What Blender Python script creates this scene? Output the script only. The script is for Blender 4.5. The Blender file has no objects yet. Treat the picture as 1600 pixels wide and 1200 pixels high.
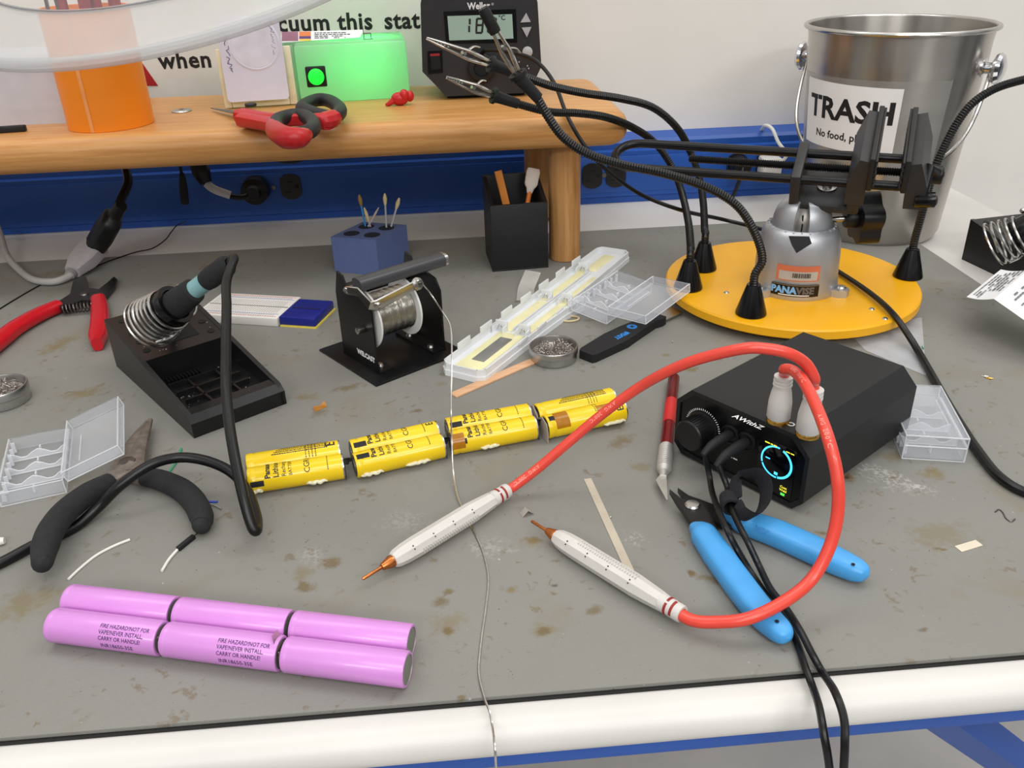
import bpy, bmesh, math, random
from mathutils import Vector, Matrix

random.seed(7)
scene = bpy.context.scene
COL = scene.collection
PI = math.pi

# ------------------------------------------------------------------ camera, light, exposure
CAM_R = Matrix(((0.99641717, -0.06374209, 0.05558567),
                (-0.07899646, -0.46671923, 0.88087043),
                (-0.03020563, -0.8821055, -0.47008245)))      # world axes seen from the camera (right, down, forward)
CAM_H = 338.1                                                 # mm above the bench mat
FOCAL = 1350.0
cam_data = bpy.data.cameras.new('camera')
cam = bpy.data.objects.new('camera', cam_data)
COL.objects.link(cam)
cam_data.sensor_width = 36.0
cam_data.lens = 36.0 * FOCAL / 1600.0
cam_data.clip_start = 0.02
cam_data.clip_end = 30.0
_r, _d, _f = CAM_R.col[0], CAM_R.col[1], CAM_R.col[2]
cam.matrix_world = Matrix(((_r[0], -_d[0], -_f[0], 0.0), (_r[1], -_d[1], -_f[1], 0.0),
                           (_r[2], -_d[2], -_f[2], CAM_H * .001), (0, 0, 0, 1)))
scene.camera = cam

world = bpy.data.worlds.new('room_light')
scene.world = world
world.use_nodes = True
_bg = world.node_tree.nodes['Background']
# the rest of the lab around the bench: pale ceiling, mid-grey room, darker furniture low down, in uneven vertical bands
_wn, _wl = world.node_tree.nodes, world.node_tree.links
_tc = _wn.new('ShaderNodeTexCoord'); _sx = _wn.new('ShaderNodeSeparateXYZ'); _wl.new(_tc.outputs['Generated'], _sx.inputs[0])
_zr = _wn.new('ShaderNodeValToRGB'); _wl.new(_sx.outputs[2], _zr.inputs[0])
_zr.color_ramp.elements[0].position = 0.0; _zr.color_ramp.elements[0].color = (.20, .205, .21, 1)
_zr.color_ramp.elements[1].position = .45; _zr.color_ramp.elements[1].color = (1.0, 1.0, 1.0, 1)
_mp = _wn.new('ShaderNodeMapping'); _mp.inputs['Scale'].default_value = (1, 1, .15); _wl.new(_tc.outputs['Generated'], _mp.inputs[0])
_nz = _wn.new('ShaderNodeTexNoise'); _nz.inputs['Scale'].default_value = 5.0; _nz.inputs['Detail'].default_value = 3; _wl.new(_mp.outputs[0], _nz.inputs['Vector'])
_nr = _wn.new('ShaderNodeValToRGB'); _wl.new(_nz.outputs['Fac'], _nr.inputs[0])
_nr.color_ramp.elements[0].position = .40; _nr.color_ramp.elements[0].color = (.22, .22, .22, 1)
_nr.color_ramp.elements[1].position = .58; _nr.color_ramp.elements[1].color = (1.35, 1.35, 1.34, 1)
_mu = _wn.new('ShaderNodeMix'); _mu.data_type = 'RGBA'; _mu.blend_type = 'MULTIPLY'; _mu.inputs['Factor'].default_value = 1
_wl.new(_zr.outputs[0], _mu.inputs[6]); _wl.new(_nr.outputs[0], _mu.inputs[7]); _wl.new(_mu.outputs[2], _bg.inputs[0])
_bg.inputs[1].default_value = 0.95

def area(name, loc, size, power, color=(1, .985, .965), rot=(0, 0, 0)):
    l = bpy.data.lights.new(name, 'AREA')
    l.shape = 'RECTANGLE'; l.size, l.size_y = size
    l.energy = power; l.color = color
    o = bpy.data.objects.new(name, l); COL.objects.link(o)
    o.location = loc; o.rotation_euler = rot
    return o
area('ceiling_troffer', (-0.55, 0.8, 1.75), (1.2, 0.55), 8.5)
area('ceiling_troffer.001', (0.95, 0.8, 1.75), (1.2, 0.55), 9)
area('ceiling_troffer.002', (0.2, -0.9, 1.75), (1.2, 0.55), 15)
area('front_fill', (-0.8, -2.3, 1.75), (1.2, 0.55), 44)  # fill light added out front to brighten the back wall and floor
area('front_fill.001', (1.1, -2.3, 1.75), (1.2, 0.55), 46)  # second added fill for the same wall and floor

vs = scene.view_settings
vs.view_transform = 'Standard'
vs.look = 'None'
vs.gamma = 1.0
vs.use_curve_mapping = False
vs.exposure = -0.1

# ------------------------------------------------------------------ survey of the photograph: real points on known planes (mm)
CAM_C = Vector((0, 0, CAM_H))
def _ray(u, v):
    c = Vector((u - 800, v - 600, FOCAL))
    return Vector((CAM_R[0].dot(c), CAM_R[1].dot(c), CAM_R[2].dot(c)))
def at(u, v, z=0.0):
    d = _ray(u, v)
    return CAM_C + d * ((z - CAM_C.z) / d.z)
def on(u, v, y):
    d = _ray(u, v)
    return CAM_C + d * (y / d.y)

# ------------------------------------------------------------------ materials
def lin(c):
    c /= 255.0
    return c / 12.92 if c <= .04045 else ((c + .055) / 1.055) ** 2.4
def col(rgb):
    return (lin(rgb[0]), lin(rgb[1]), lin(rgb[2]), 1)

def mat(name, rgb, rough=.5, metal=0.0, var=.08, scale=60, bump=0.0, bscale=None, alpha=1.0, emit=0.0,
        spec=.5, trans=0.0, stretch=(1, 1, 1), rgb2=None, coat=0.0, aniso=0.0):
    m = bpy.data.materials.new(name); m.use_nodes = True
    nt = m.node_tree; N = nt.nodes; L = nt.links
    p = N['Principled BSDF']
    tc = N.new('ShaderNodeTexCoord')
    mp = N.new('ShaderNodeMapping'); mp.inputs['Scale'].default_value = stretch
    L.new(tc.outputs['Object'], mp.inputs['Vector'])
    nz = N.new('ShaderNodeTexNoise'); nz.inputs['Scale'].default_value = scale; nz.inputs['Detail'].default_value = 4
    L.new(mp.outputs['Vector'], nz.inputs['Vector'])
    rp = N.new('ShaderNodeValToRGB')
    a = col(rgb)
    if rgb2 is None:
        lo = tuple(x * (1 - var) for x in a[:3]) + (1,)
        hi = tuple(min(1, x * (1 + var)) for x in a[:3]) + (1,)
    else:
        lo, hi = col(rgb2), a
    rp.color_ramp.elements[0].position = .32; rp.color_ramp.elements[0].color = lo
    rp.color_ramp.elements[1].position = .68; rp.color_ramp.elements[1].color = hi
    L.new(nz.outputs['Fac'], rp.inputs['Fac'])
    L.new(rp.outputs['Color'], p.inputs['Base Color'])
    p.inputs['Roughness'].default_value = rough
    p.inputs['Metallic'].default_value = metal
    p.inputs['Specular IOR Level'].default_value = spec
    p.inputs['Alpha'].default_value = alpha
    p.inputs['Transmission Weight'].default_value = trans
    p.inputs['Coat Weight'].default_value = coat
    if emit:
        L.new(rp.outputs['Color'], p.inputs['Emission Color'])
        p.inputs['Emission Strength'].default_value = emit
    if bump:
        n2 = N.new('ShaderNodeTexNoise'); n2.inputs['Scale'].default_value = bscale or scale * 6
        n2.inputs['Detail'].default_value = 3
        L.new(mp.outputs['Vector'], n2.inputs['Vector'])
        b = N.new('ShaderNodeBump'); b.inputs['Strength'].default_value = bump; b.inputs['Distance'].default_value = .0006
        L.new(n2.outputs['Fac'], b.inputs['Height']); L.new(b.outputs['Normal'], p.inputs['Normal'])
    if aniso:
        p.inputs['Anisotropic'].default_value = aniso
        p.inputs['Anisotropic Rotation'].default_value = .25
        tg = N.new('ShaderNodeTangent'); tg.direction_type = 'RADIAL'; tg.axis = 'Z'; L.new(tg.outputs[0], p.inputs['Tangent'])
    return m

def wood(name, light, dark, axis=0, scale=9, rough=.38):
    m = mat(name, light, rough, var=.1, spec=.5)
    nt = m.node_tree; N = nt.nodes; L = nt.links; p = N['Principled BSDF']
    tc = N.new('ShaderNodeTexCoord'); mp = N.new('ShaderNodeMapping')
    s = [60, 60, 60]; s[axis] = 3.0
    mp.inputs['Scale'].default_value = s
    L.new(tc.outputs['Object'], mp.inputs['Vector'])
    nz = N.new('ShaderNodeTexNoise'); nz.inputs['Scale'].default_value = scale * .35; nz.inputs['Detail'].default_value = 8
    nz.inputs['Roughness'].default_value = .65; nz.inputs['Distortion'].default_value = .5
    L.new(mp.outputs['Vector'], nz.inputs['Vector'])
    rp = N.new('ShaderNodeValToRGB')
    rp.color_ramp.elements[0].position = .30; rp.color_ramp.elements[0].color = col(dark)
    rp.color_ramp.elements[1].position = .66; rp.color_ramp.elements[1].color = col(light)
    L.new(nz.outputs['Fac'], rp.inputs['Fac']); L.new(rp.outputs['Color'], p.inputs['Base Color'])
    return m

# ------------------------------------------------------------------ mesh building, in mm
def catmull(pts, sub=8, closed=False):
    pts = [Vector(p) for p in pts]
    n = len(pts)
    if n < 3: return pts
    out = []
    rng = range(n if closed else n - 1)
    for i in rng:
        if closed:
            p0, p1, p2, p3 = pts[i - 1], pts[i], pts[(i + 1) % n], pts[(i + 2) % n]
        else:
            p1, p2 = pts[i], pts[i + 1]
            p0 = pts[i - 1] if i else p1 * 2 - p2
            p3 = pts[i + 2] if i + 2 < n else p2 * 2 - p1
        for k in range(sub):
            t = k / sub
            out.append(.5 * ((2 * p1) + (p2 - p0) * t + (2 * p0 - 5 * p1 + 4 * p2 - p3) * t * t + (3 * p1 - p0 - 3 * p2 + p3) * t ** 3))
    if not closed: out.append(pts[-1])
    return out

def resample(pts, step):
    d = [0.0]
    for a, b in zip(pts, pts[1:]): d.append(d[-1] + (b - a).length)
    n = max(2, int(round(d[-1] / step)))
    out, j = [], 0
    for i in range(n + 1):
        t = d[-1] * i / n
        while j < len(pts) - 2 and d[j + 1] < t: j += 1
        s = (t - d[j]) / max(1e-9, d[j + 1] - d[j])
        out.append(pts[j].lerp(pts[j + 1], min(1, max(0, s))))
    return out

def interp(vals, n):
    if not isinstance(vals, (list, tuple)): return [vals] * n
    m = len(vals); out = []
    for i in range(n):
        t = i / max(1, n - 1) * (m - 1); k = min(m - 2, int(t)); s = t - k
        out.append(vals[k] * (1 - s) + vals[k + 1] * s)
    return out

def frame(o, x, y=None, z=None):
    """Matrix (mm) with origin o, x axis x and the second axis given."""
    x = Vector(x).normalized()
    if z is not None:
        z = Vector(z); y = z.cross(x).normalized(); z = x.cross(y)
    else:
        y = Vector(y); y = (y - y.dot(x) * x).normalized(); z = x.cross(y)
    o = Vector(o)
    return Matrix(((x[0], y[0], z[0], o[0]), (x[1], y[1], z[1], o[1]), (x[2], y[2], z[2], o[2]), (0, 0, 0, 1)))
def rotz(o, deg):
    return Matrix.Translation(Vector(o)) @ Matrix.Rotation(math.radians(deg), 4, 'Z')
def zframe(o, z, x=(1, 0, 0)):
    z = Vector(z).normalized(); x = Vector(x)
    if abs(z.dot(x.normalized())) > .95: x = Vector((0, 1, 0))
    x = (x - x.dot(z) * z).normalized(); y = z.cross(x); o = Vector(o)
    return Matrix(((x[0], y[0], z[0], o[0]), (x[1], y[1], z[1], o[1]), (x[2], y[2], z[2], o[2]), (0, 0, 0, 1)))
I4 = Matrix.Identity(4)

_fonts = {}
def glyphs(s, cap, bold=0.0, align='CENTER', space=1.0):
    cu = bpy.data.curves.new('t', 'FONT'); cu.body = s; cu.size = 1.0
    cu.align_x = align; cu.offset = bold; cu.resolution_u = 2; cu.space_character = space
    o = bpy.data.objects.new('t', cu); COL.objects.link(o)
    dg = bpy.context.evaluated_depsgraph_get(); dg.update()
    me = bpy.data.meshes.new_from_object(o.evaluated_get(dg))
    k = cap / .729
    vs = [(v.co.x * k, v.co.y * k) for v in me.vertices]
    fs = [tuple(p.vertices) for p in me.polygons]
    bpy.data.objects.remove(o); bpy.data.curves.remove(cu); bpy.data.meshes.remove(me)
    return vs, fs

class MB:
    def __init__(s): s.v = []; s.f = []; s.m = []; s.mi = 0
    def add(s, vs, fs, M=None):
        b = len(s.v)
        for v in vs: s.v.append(M @ Vector(v) if M is not None else Vector(v))
        for f in fs: s.f.append(tuple(i + b for i in f)); s.m.append(s.mi)
        return s
    def bm(s, b, M=None):
        b.verts.ensure_lookup_table(); b.verts.index_update()
        s.add([v.co.copy() for v in b.verts], [[v.index for v in f.verts] for f in b.faces], M); b.free(); return s
    def box(s, c, d, M=None, bev=0.0, seg=2):
        b = bmesh.new(); bmesh.ops.create_cube(b, size=1.0)
        for v in b.verts: v.co = Vector((v.co.x * d[0] + c[0], v.co.y * d[1] + c[1], v.co.z * d[2] + c[2]))
        if bev: bmesh.ops.bevel(b, geom=b.edges[:], offset=min(bev, min(d) * .49), segments=seg, affect='EDGES', profile=.5)
        return s.bm(b, M)
    def span(s, lo, hi, M=None, bev=0.0, seg=2):
        return s.box([(a + b) / 2 for a, b in zip(lo, hi)], [abs(b - a) for a, b in zip(lo, hi)], M, bev, seg)
    def prism(s, poly, z0, z1, M=None, bev=0.0, seg=2):
        b = bmesh.new()
        a = sum(p[0] * q[1] - q[0] * p[1] for p, q in zip(poly, list(poly[1:]) + [poly[0]]))
        if a < 0: poly = list(reversed(poly))
        lo = [b.verts.new((p[0], p[1], z0)) for p in poly]; hi = [b.verts.new((p[0], p[1], z1)) for p in poly]
        n = len(poly)
        b.faces.new(list(reversed(lo))); b.faces.new(hi)
        for i in range(n): b.faces.new((lo[i], lo[(i + 1) % n], hi[(i + 1) % n], hi[i]))
        if bev: bmesh.ops.bevel(b, geom=[e for e in b.edges if len(e.link_faces) == 2 and e.calc_face_angle(0) > .6], offset=bev, segments=seg, affect='EDGES', profile=.5)
        return s.bm(b, M)
    def lathe(s, prof, M=None, n=32, a0=0.0, a1=2 * PI):
        full = abs(a1 - a0 - 2 * PI) < 1e-6
        vs, fs, rows = [], [], []
        k = n if full else n + 1
        for r, z in prof:
            if r < 1e-6: rows.append([len(vs)]); vs.append((0, 0, z))
            else:
                rows.append(list(range(len(vs), len(vs) + k)))
                for i in range(k):
                    t = a0 + (a1 - a0) * i / n; vs.append((r * math.cos(t), r * math.sin(t), z))
        for A, B in zip(rows, rows[1:]):
            for i in range(n):
                j = (i + 1) % k
                if len(A) == 1 and len(B) == 1: continue
                if len(A) == 1: fs.append((A[0], B[j], B[i]))
                elif len(B) == 1: fs.append((A[i], A[j], B[0]))
                else: fs.append((A[i], A[j], B[j], B[i]))
        return s.add(vs, fs, M)
    def cyl(s, r, z0, z1, M=None, n=24, bev=0.0):
        if bev: pr = [(0, z0), (r - bev, z0), (r, z0 + bev), (r, z1 - bev), (r - bev, z1), (0, z1)]
        else: pr = [(0, z0), (r, z0), (r, z1), (0, z1)]
        return s.lathe(pr, M, n)
    def ball(s, c, r, n=16, k=10, sc=(1, 1, 1), M=None):
        pr = [(r * math.sin(PI * i / k), -r * math.cos(PI * i / k)) for i in range(k + 1)]
        pr[0] = (0, -r); pr[-1] = (0, r)
        T = Matrix.Translation(Vector(c)) @ Matrix.Diagonal(Vector((sc[0], sc[1], sc[2], 1)))
        return s.lathe(pr, (M @ T) if M is not None else T, n)
    def tube(s, pts, r, n=10, sub=6, closed=False, smooth=True, caps=True, up=None, h=None, e=1.0, M=None):
        """Round tube; with h (and up) a flattened bar of half-width r and half-height h."""
        P = catmull(pts, sub, closed) if smooth else [Vector(p) for p in pts]
        N = len(P); R = interp(r, N); H = interp(h, N) if h is not None else None
        vs, fs = [], []; prev = None
        for i in range(N):
            t = (P[(i + 1) % N] - P[i - 1]) if (closed or 0 < i < N - 1) else (P[1] - P[0] if i == 0 else P[-1] - P[-2])
            if t.length < 1e-9: t = Vector((1, 0, 0))
            t.normalize()
            if up is not None:
                a = t.cross(Vector(up)); a.normalize(); b = a.cross(t)
            else:
                if prev is None:
                    a = t.cross(Vector((0, 0, 1)))
                    if a.length < .05: a = t.cross(Vector((0, 1, 0)))
                else: a = prev - prev.dot(t) * t
                a.normalize(); b = t.cross(a); prev = a
            for k in range(n):
                w = 2 * PI * k / n; cw, sw = math.cos(w), math.sin(w)
                if e != 1.0:
                    cw = math.copysign(abs(cw) ** e, cw); sw = math.copysign(abs(sw) ** e, sw)
                vs.append(P[i] + a * (R[i] * cw) + b * ((H[i] if H else R[i]) * sw))
        for i in range(N if closed else N - 1):
            j = (i + 1) % N
            for k in range(n):
                fs.append((i * n + k, i * n + (k + 1) % n, j * n + (k + 1) % n, j * n + k))
        if caps and not closed:
            fs.append(tuple(reversed(range(n)))); fs.append(tuple(range((N - 1) * n, N * n)))
        return s.add(vs, fs, M)
    def ribbed(s, pts, r, pitch=2.4, depth=.5, n=10, sub=10):
        P = resample(catmull(pts, sub), pitch / 2)
        return s.tube(P, [r if i % 2 else r - depth for i in range(len(P))], n, smooth=False)
    def coil(s, M, r0, r1, z0, z1, turns, wire, n=6, seg=28):
        k = int(turns * seg)
        P = [M @ Vector(((r0 + (r1 - r0) * i / k) * math.cos(2 * PI * i / seg), (r0 + (r1 - r0) * i / k) * math.sin(2 * PI * i / seg), z0 + (z1 - z0) * i / k)) for i in range(k + 1)]
        return s.tube(P, wire, n, smooth=False)
    def text(s, txt, M, cap, bold=0.0, align='CENTER', lift=.12, bend=None, sx=1.0, space=1.0):
        """Flat lettering in the xy plane of M; bend=(axis, r): wrapped round a cylinder of radius r whose axis is the plane's x or y."""
        vs, fs = glyphs(txt, cap, bold, align, space)
        if not vs: return s
        vs = [(x * sx, y) for x, y in vs]
        if bend is None: return s.add([(x, y, lift) for x, y in vs], fs, M)
        ax, r = bend
        b = bmesh.new(); bv = [b.verts.new((x, y, 0)) for x, y in vs]
        for f in fs:
            try: b.faces.new([bv[i] for i in f])
            except ValueError: pass
        k = 1 if ax == 'x' else 0
        lo = min(v[k] for v in vs); hi = max(v[k] for v in vs); st = r * .12
        q = math.floor(lo / st) * st
        while q < hi:
            no = (0, 1, 0) if k else (1, 0, 0); co = (0, q, 0) if k else (q, 0, 0)
            bmesh.ops.bisect_plane(b, geom=b.verts[:] + b.edges[:] + b.faces[:], plane_co=co, plane_no=no)
            q += st
        for v in b.verts:
            t = v.co[k] / r; R = r + lift
            v.co = Vector((v.co.x, R * math.sin(t), R * math.cos(t))) if k else Vector((R * math.sin(t), v.co.y, R * math.cos(t)))
        return s.bm(b, M)
    def patch(s, x0, x1, a0, a1, r, M, lift=.08, n=8, nx=1):
        """A rectangle lying on a cylinder along x: x range and angle range (degrees from the top, M's z)."""
        vs, fs = [], []
        for i in range(nx + 1):
            for j in range(n + 1):
                t = math.radians(a0 + (a1 - a0) * j / n)
                vs.append((x0 + (x1 - x0) * i / nx, (r + lift) * math.sin(t), (r + lift) * math.cos(t)))
        for i in range(nx):
            for j in range(n):
                a = i * (n + 1) + j; fs.append((a, a + n + 1, a + n + 2, a + 1))
        return s.add(vs, fs, M)
    def scribble(s, M, w, h, rows, rnd=None, lift=.1, fill=.55, bend=None):
        """Rows of illegible small print: short dashes."""
        rnd = rnd or random
        for i in range(rows):
            y = h * (.5 - (i + .5) / rows); x = -w / 2; dh = h / rows * .5 * .5
            end = w / 2 - rnd.random() * w * .25
            while x < end:
                l = rnd.uniform(.6, 2.2) * h / rows
                if rnd.random() < fill + .3:
                    q = [(x, y - dh), (min(x + l, end), y - dh), (min(x + l, end), y + dh), (x, y + dh)]
                    if bend:
                        R = bend + lift
                        q = [(a, R * math.sin(c / bend), R * math.cos(c / bend)) for a, c in q]
                    else: q = [(a, c, lift) for a, c in q]
                    s.add(q, [(0, 1, 2, 3)], M)
                x += l + .35 * h / rows
        return s
    def path_text(s, txt, P, r, start, cap, around, bold=0.02, lift=.1, space=1.15):
        """Lettering printed along a tube whose centre line is the point list P, starting start mm along; around: the printed side's direction."""
        vs, fs = glyphs(txt, cap, bold, 'LEFT', space)
        d = [0.0]
        for a, b in zip(P, P[1:]): d.append(d[-1] + (b - a).length)
        out = []
        for x, y in vs:
            t = min(max(start + x, 0), d[-1] - .01); i = 0
            while d[i + 1] < t: i += 1
            k = (t - d[i]) / max(1e-6, d[i + 1] - d[i]); c = P[i].lerp(P[i + 1], k); T = (P[i + 1] - P[i]).normalized()
            n = Vector(around); n = (n - n.dot(T) * T).normalized(); b = n.cross(T); a = (y - cap / 2) / r
            out.append(c + (n * math.cos(a) + b * math.sin(a)) * (r + lift))
        return s.add(out, fs)
    def build(s, name, mats, Minv=None, angle=35):
        me = bpy.data.meshes.new(name)
        vs = [((Minv @ v) if Minv is not None else v) * .001 for v in s.v]
        me.from_pydata(vs, [], s.f)
        if not isinstance(mats, (list, tuple)): mats = [mats]
        for m in mats: me.materials.append(m)
        me.polygons.foreach_set('material_index', s.m)
        me.polygons.foreach_set('use_smooth', [True] * len(s.f))
        b = bmesh.new(); b.from_mesh(me); bmesh.ops.recalc_face_normals(b, faces=b.faces[:]); b.to_mesh(me); b.free()
        me.set_sharp_from_angle(angle=math.radians(angle))
        me.update()
        o = bpy.data.objects.new(name, me); COL.objects.link(o)
        return o

FR = {}
def tag(o, label, cat, group=None, kind=None):
    if label: o['label'] = label
    if cat: o['category'] = cat
    if group: o['group'] = group
    if kind: o['kind'] = kind
    return o
def place(o, M):
    l, q, _ = M.decompose(); o.location = l * .001; o.rotation_euler = q.to_euler()
def thing(name, label, cat, M=I4, group=None):
    """An Empty at the thing's base; its parts are built in bench coordinates and hung on it."""
    if not isinstance(M, Matrix): M = Matrix.Translation(Vector(M))
    o = bpy.data.objects.new(name, None); COL.objects.link(o); o.empty_display_size = .01
    place(o, M); FR[o.name] = M
    return tag(o, label, cat, group)
def part(root, name, mb, m, label=None, stuff=False, angle=35):
    M = FR[root.name]
    o = mb.build(name, m, M.inverted(), angle)
    o.parent = root; FR[o.name] = M
    if root.type == 'MESH': pass
    if label: o['label'] = label
    if stuff: o['kind'] = 'stuff'
    return o
def solo(name, mb, m, label, cat, O, group=None, kind=None, angle=35):
    """A thing that is one mesh, its origin at O."""
    M = O if isinstance(O, Matrix) else Matrix.Translation(Vector(O))
    o = mb.build(name, m, M.inverted(), angle)
    place(o, M); FR[o.name] = M
    return tag(o, label, cat, group, kind)
def structure(name, mb, m):
    o = mb.build(name, m); o['kind'] = 'structure'; FR[o.name] = I4
    return o
def copy_tree(o, M=None, parent=None):
    c = o.copy(); COL.objects.link(c)
    if parent: c.parent = parent
    if M is not None: place(c, M); FR[c.name] = M
    for ch in list(o.children): copy_tree(ch, None, c)
    return c

# ------------------------------------------------------------------ shared materials
WHITE_LAM = mat('white_laminate', (210, 207, 202), .42, var=.03, scale=12)
WALLM = mat('painted_wall', (232, 228, 221), .75, var=.025, scale=9, bump=.15, bscale=900)
BLUE_METAL = mat('blue_enamel', (24, 78, 162), .42, var=.05, scale=15)
BLACK_PL = mat('black_plastic', (15, 15, 16), .42, var=.2, scale=80, spec=.4)
BLACK_SOFT = mat('black_soft_plastic', (24, 24, 26), .62, spec=.4, var=.15, scale=120, bump=.2, bscale=2500)
BLACK_GLOSS = mat('black_gloss', (8, 8, 9), .24, spec=.4, var=.2, scale=60)
BLACK_RUBBER = mat('black_rubber', (18, 18, 19), .55, var=.15, scale=90, spec=.4)
CORD = mat('black_cord', (10, 10, 11), .36, var=.15, scale=60, spec=.4)
STEEL = mat('steel', (196, 194, 190), .26, 1.0, var=.08, scale=50)
STEEL_DARK = mat('dark_steel', (120, 116, 112), .38, 1.0, var=.2, scale=120)
CHROME = mat('chrome', (225, 225, 228), .1, 1.0, var=.03)
SOLDER = mat('solder_metal', (205, 203, 196), .28, 1.0, var=.12, scale=300)
NICKEL = mat('nickel', (198, 190, 178), .3, 1.0, var=.06, scale=100)
COPPER = mat('copper', (205, 125, 70), .25, 1.0, var=.12, scale=200)
BRASS = mat('brass', (215, 170, 80), .25, 1.0, var=.08, scale=200)
PAPER = mat('paper', (236, 235, 236), .8, var=.02, scale=30)
INK = mat('black_ink', (22, 21, 22), .6, var=.1)
INK_WHITE = mat('white_ink', (232, 232, 232), .5, var=.03)
WHITE_PL = mat('white_plastic', (226, 224, 218), .4, var=.03, scale=40)
GREY_CORD = mat('grey_cord', (170, 167, 163), .5, var=.05)
CLEAR = mat('clear_plastic', (228, 232, 240), .22, var=.03, alpha=.2, spec=.6)
CLEAR_EDGE = mat('clear_plastic_edge', (240, 242, 246), .25, var=.02, alpha=.55)

def mat_surface():
    """Grey rubber bench mat: fine grain, brown flux stains, scuffs and a burn."""
    m = mat('grey_mat', (131, 130, 124), .62, var=.045, scale=7, bump=.35, bscale=1100, spec=.35)
    nt = m.node_tree; N = nt.nodes; L = nt.links; p = N['Principled BSDF']
    src = p.inputs['Base Color'].links[0].from_socket
    tc = N.new('ShaderNodeTexCoord')
    def noise(scale, detail=4, dist=0.0, rough=.55, off=(0, 0, 0)):
        mp = N.new('ShaderNodeMapping'); mp.inputs['Location'].default_value = off
        L.new(tc.outputs['Object'], mp.inputs['Vector'])
        n = N.new('ShaderNodeTexNoise'); n.inputs['Scale'].default_value = scale; n.inputs['Detail'].default_value = detail
        n.inputs['Distortion'].default_value = dist; n.inputs['Roughness'].default_value = rough
        L.new(mp.outputs['Vector'], n.inputs['Vector']); return n.outputs['Fac']
    def ramp(fac, a, b, v=1.0):
        r = N.new('ShaderNodeMapRange'); r.inputs['From Min'].default_value = a; r.inputs['From Max'].default_value = b
        r.inputs['To Max'].default_value = v; L.new(fac, r.inputs['Value']); return r.outputs['Result']
    def mul(a, b):
        x = N.new('ShaderNodeMath'); x.operation = 'MULTIPLY'; L.new(a, x.inputs[0])
        if isinstance(b, float): x.inputs[1].default_value = b
        else: L.new(b, x.inputs[1])
        return x.outputs[0]
    def over(src, rgb, fac):
        x = N.new('ShaderNodeMix'); x.data_type = 'RGBA'
        L.new(fac, x.inputs['Factor']); L.new(src, x.inputs[6]); x.inputs[7].default_value = col(rgb)
        return x.outputs[2]
    warp = noise(130, 5, .4, .65)
    def blob(x, y, rx, ry, rot, hard=.45):
        """A ragged stain of half-axes rx, ry mm centred at x, y mm."""
        mp = N.new('ShaderNodeMapping'); mp.vector_type = 'TEXTURE'
        mp.inputs['Location'].default_value = (x * .001, y * .001, 0); mp.inputs['Rotation'].default_value = (0, 0, math.radians(rot))
        mp.inputs['Scale'].default_value = (rx * .001, ry * .001, 1)
        L.new(tc.outputs['Object'], mp.inputs['Vector'])
        sp = N.new('ShaderNodeSeparateXYZ'); L.new(mp.outputs['Vector'], sp.inputs[0])
        cb = N.new('ShaderNodeCombineXYZ'); L.new(sp.outputs[0], cb.inputs[0]); L.new(sp.outputs[1], cb.inputs[1])
        ln = N.new('ShaderNodeVectorMath'); ln.operation = 'LENGTH'; L.new(cb.outputs[0], ln.inputs[0])
        ad = N.new('ShaderNodeMath'); ad.operation = 'MULTIPLY_ADD'; L.new(warp, ad.inputs[0]); ad.inputs[1].default_value = 3.2; L.new(ln.outputs['Value'], ad.inputs[2])
        return ramp(ad.outputs[0], 2.75, 2.75 - hard * 1.8)
    s = src
    # wide yellowish bloom and small brown specks all over
    s = over(s, (126, 112, 84), mul(ramp(noise(16, 5, .6), .56, .72), .38))
    s = over(s, (106, 84, 48), mul(mul(ramp(noise(125, 4, .4, off=(3, 1, 0)), .61, .68), ramp(noise(14, 2, off=(7, 2, 0)), .45, .58)), .5))
    s = over(s, (58, 50, 40), mul(ramp(noise(300, 2, off=(1, 5, 0)), .735, .78), .8))
    s = over(s, (196, 194, 190), mul(ramp(noise(230, 2, off=(9, 5, 0)), .745, .79), .6))
    # the larger stains that can be made out one by one
    for (u, v, rx, ry, rot, rgb, k) in STAINS:
        q = at(u, v, 0)
        s = over(s, rgb, mul(blob(q.x, q.y, rx * .85, ry * .9, rot), k * .9))
    # scuffed pale scratches
    for (u, v, rx, ry, rot, k) in SCUFFS:
        q = at(u, v, 0)
        s = over(s, (196, 194, 190), mul(mul(blob(q.x, q.y, rx, ry, rot), ramp(noise(420, 3), .47, .56)), k * .5))
    L.new(s, p.inputs['Base Color'])
    return m
BR = (104, 84, 46); YB = (120, 104, 66); DK = (74, 60, 40)
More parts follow.
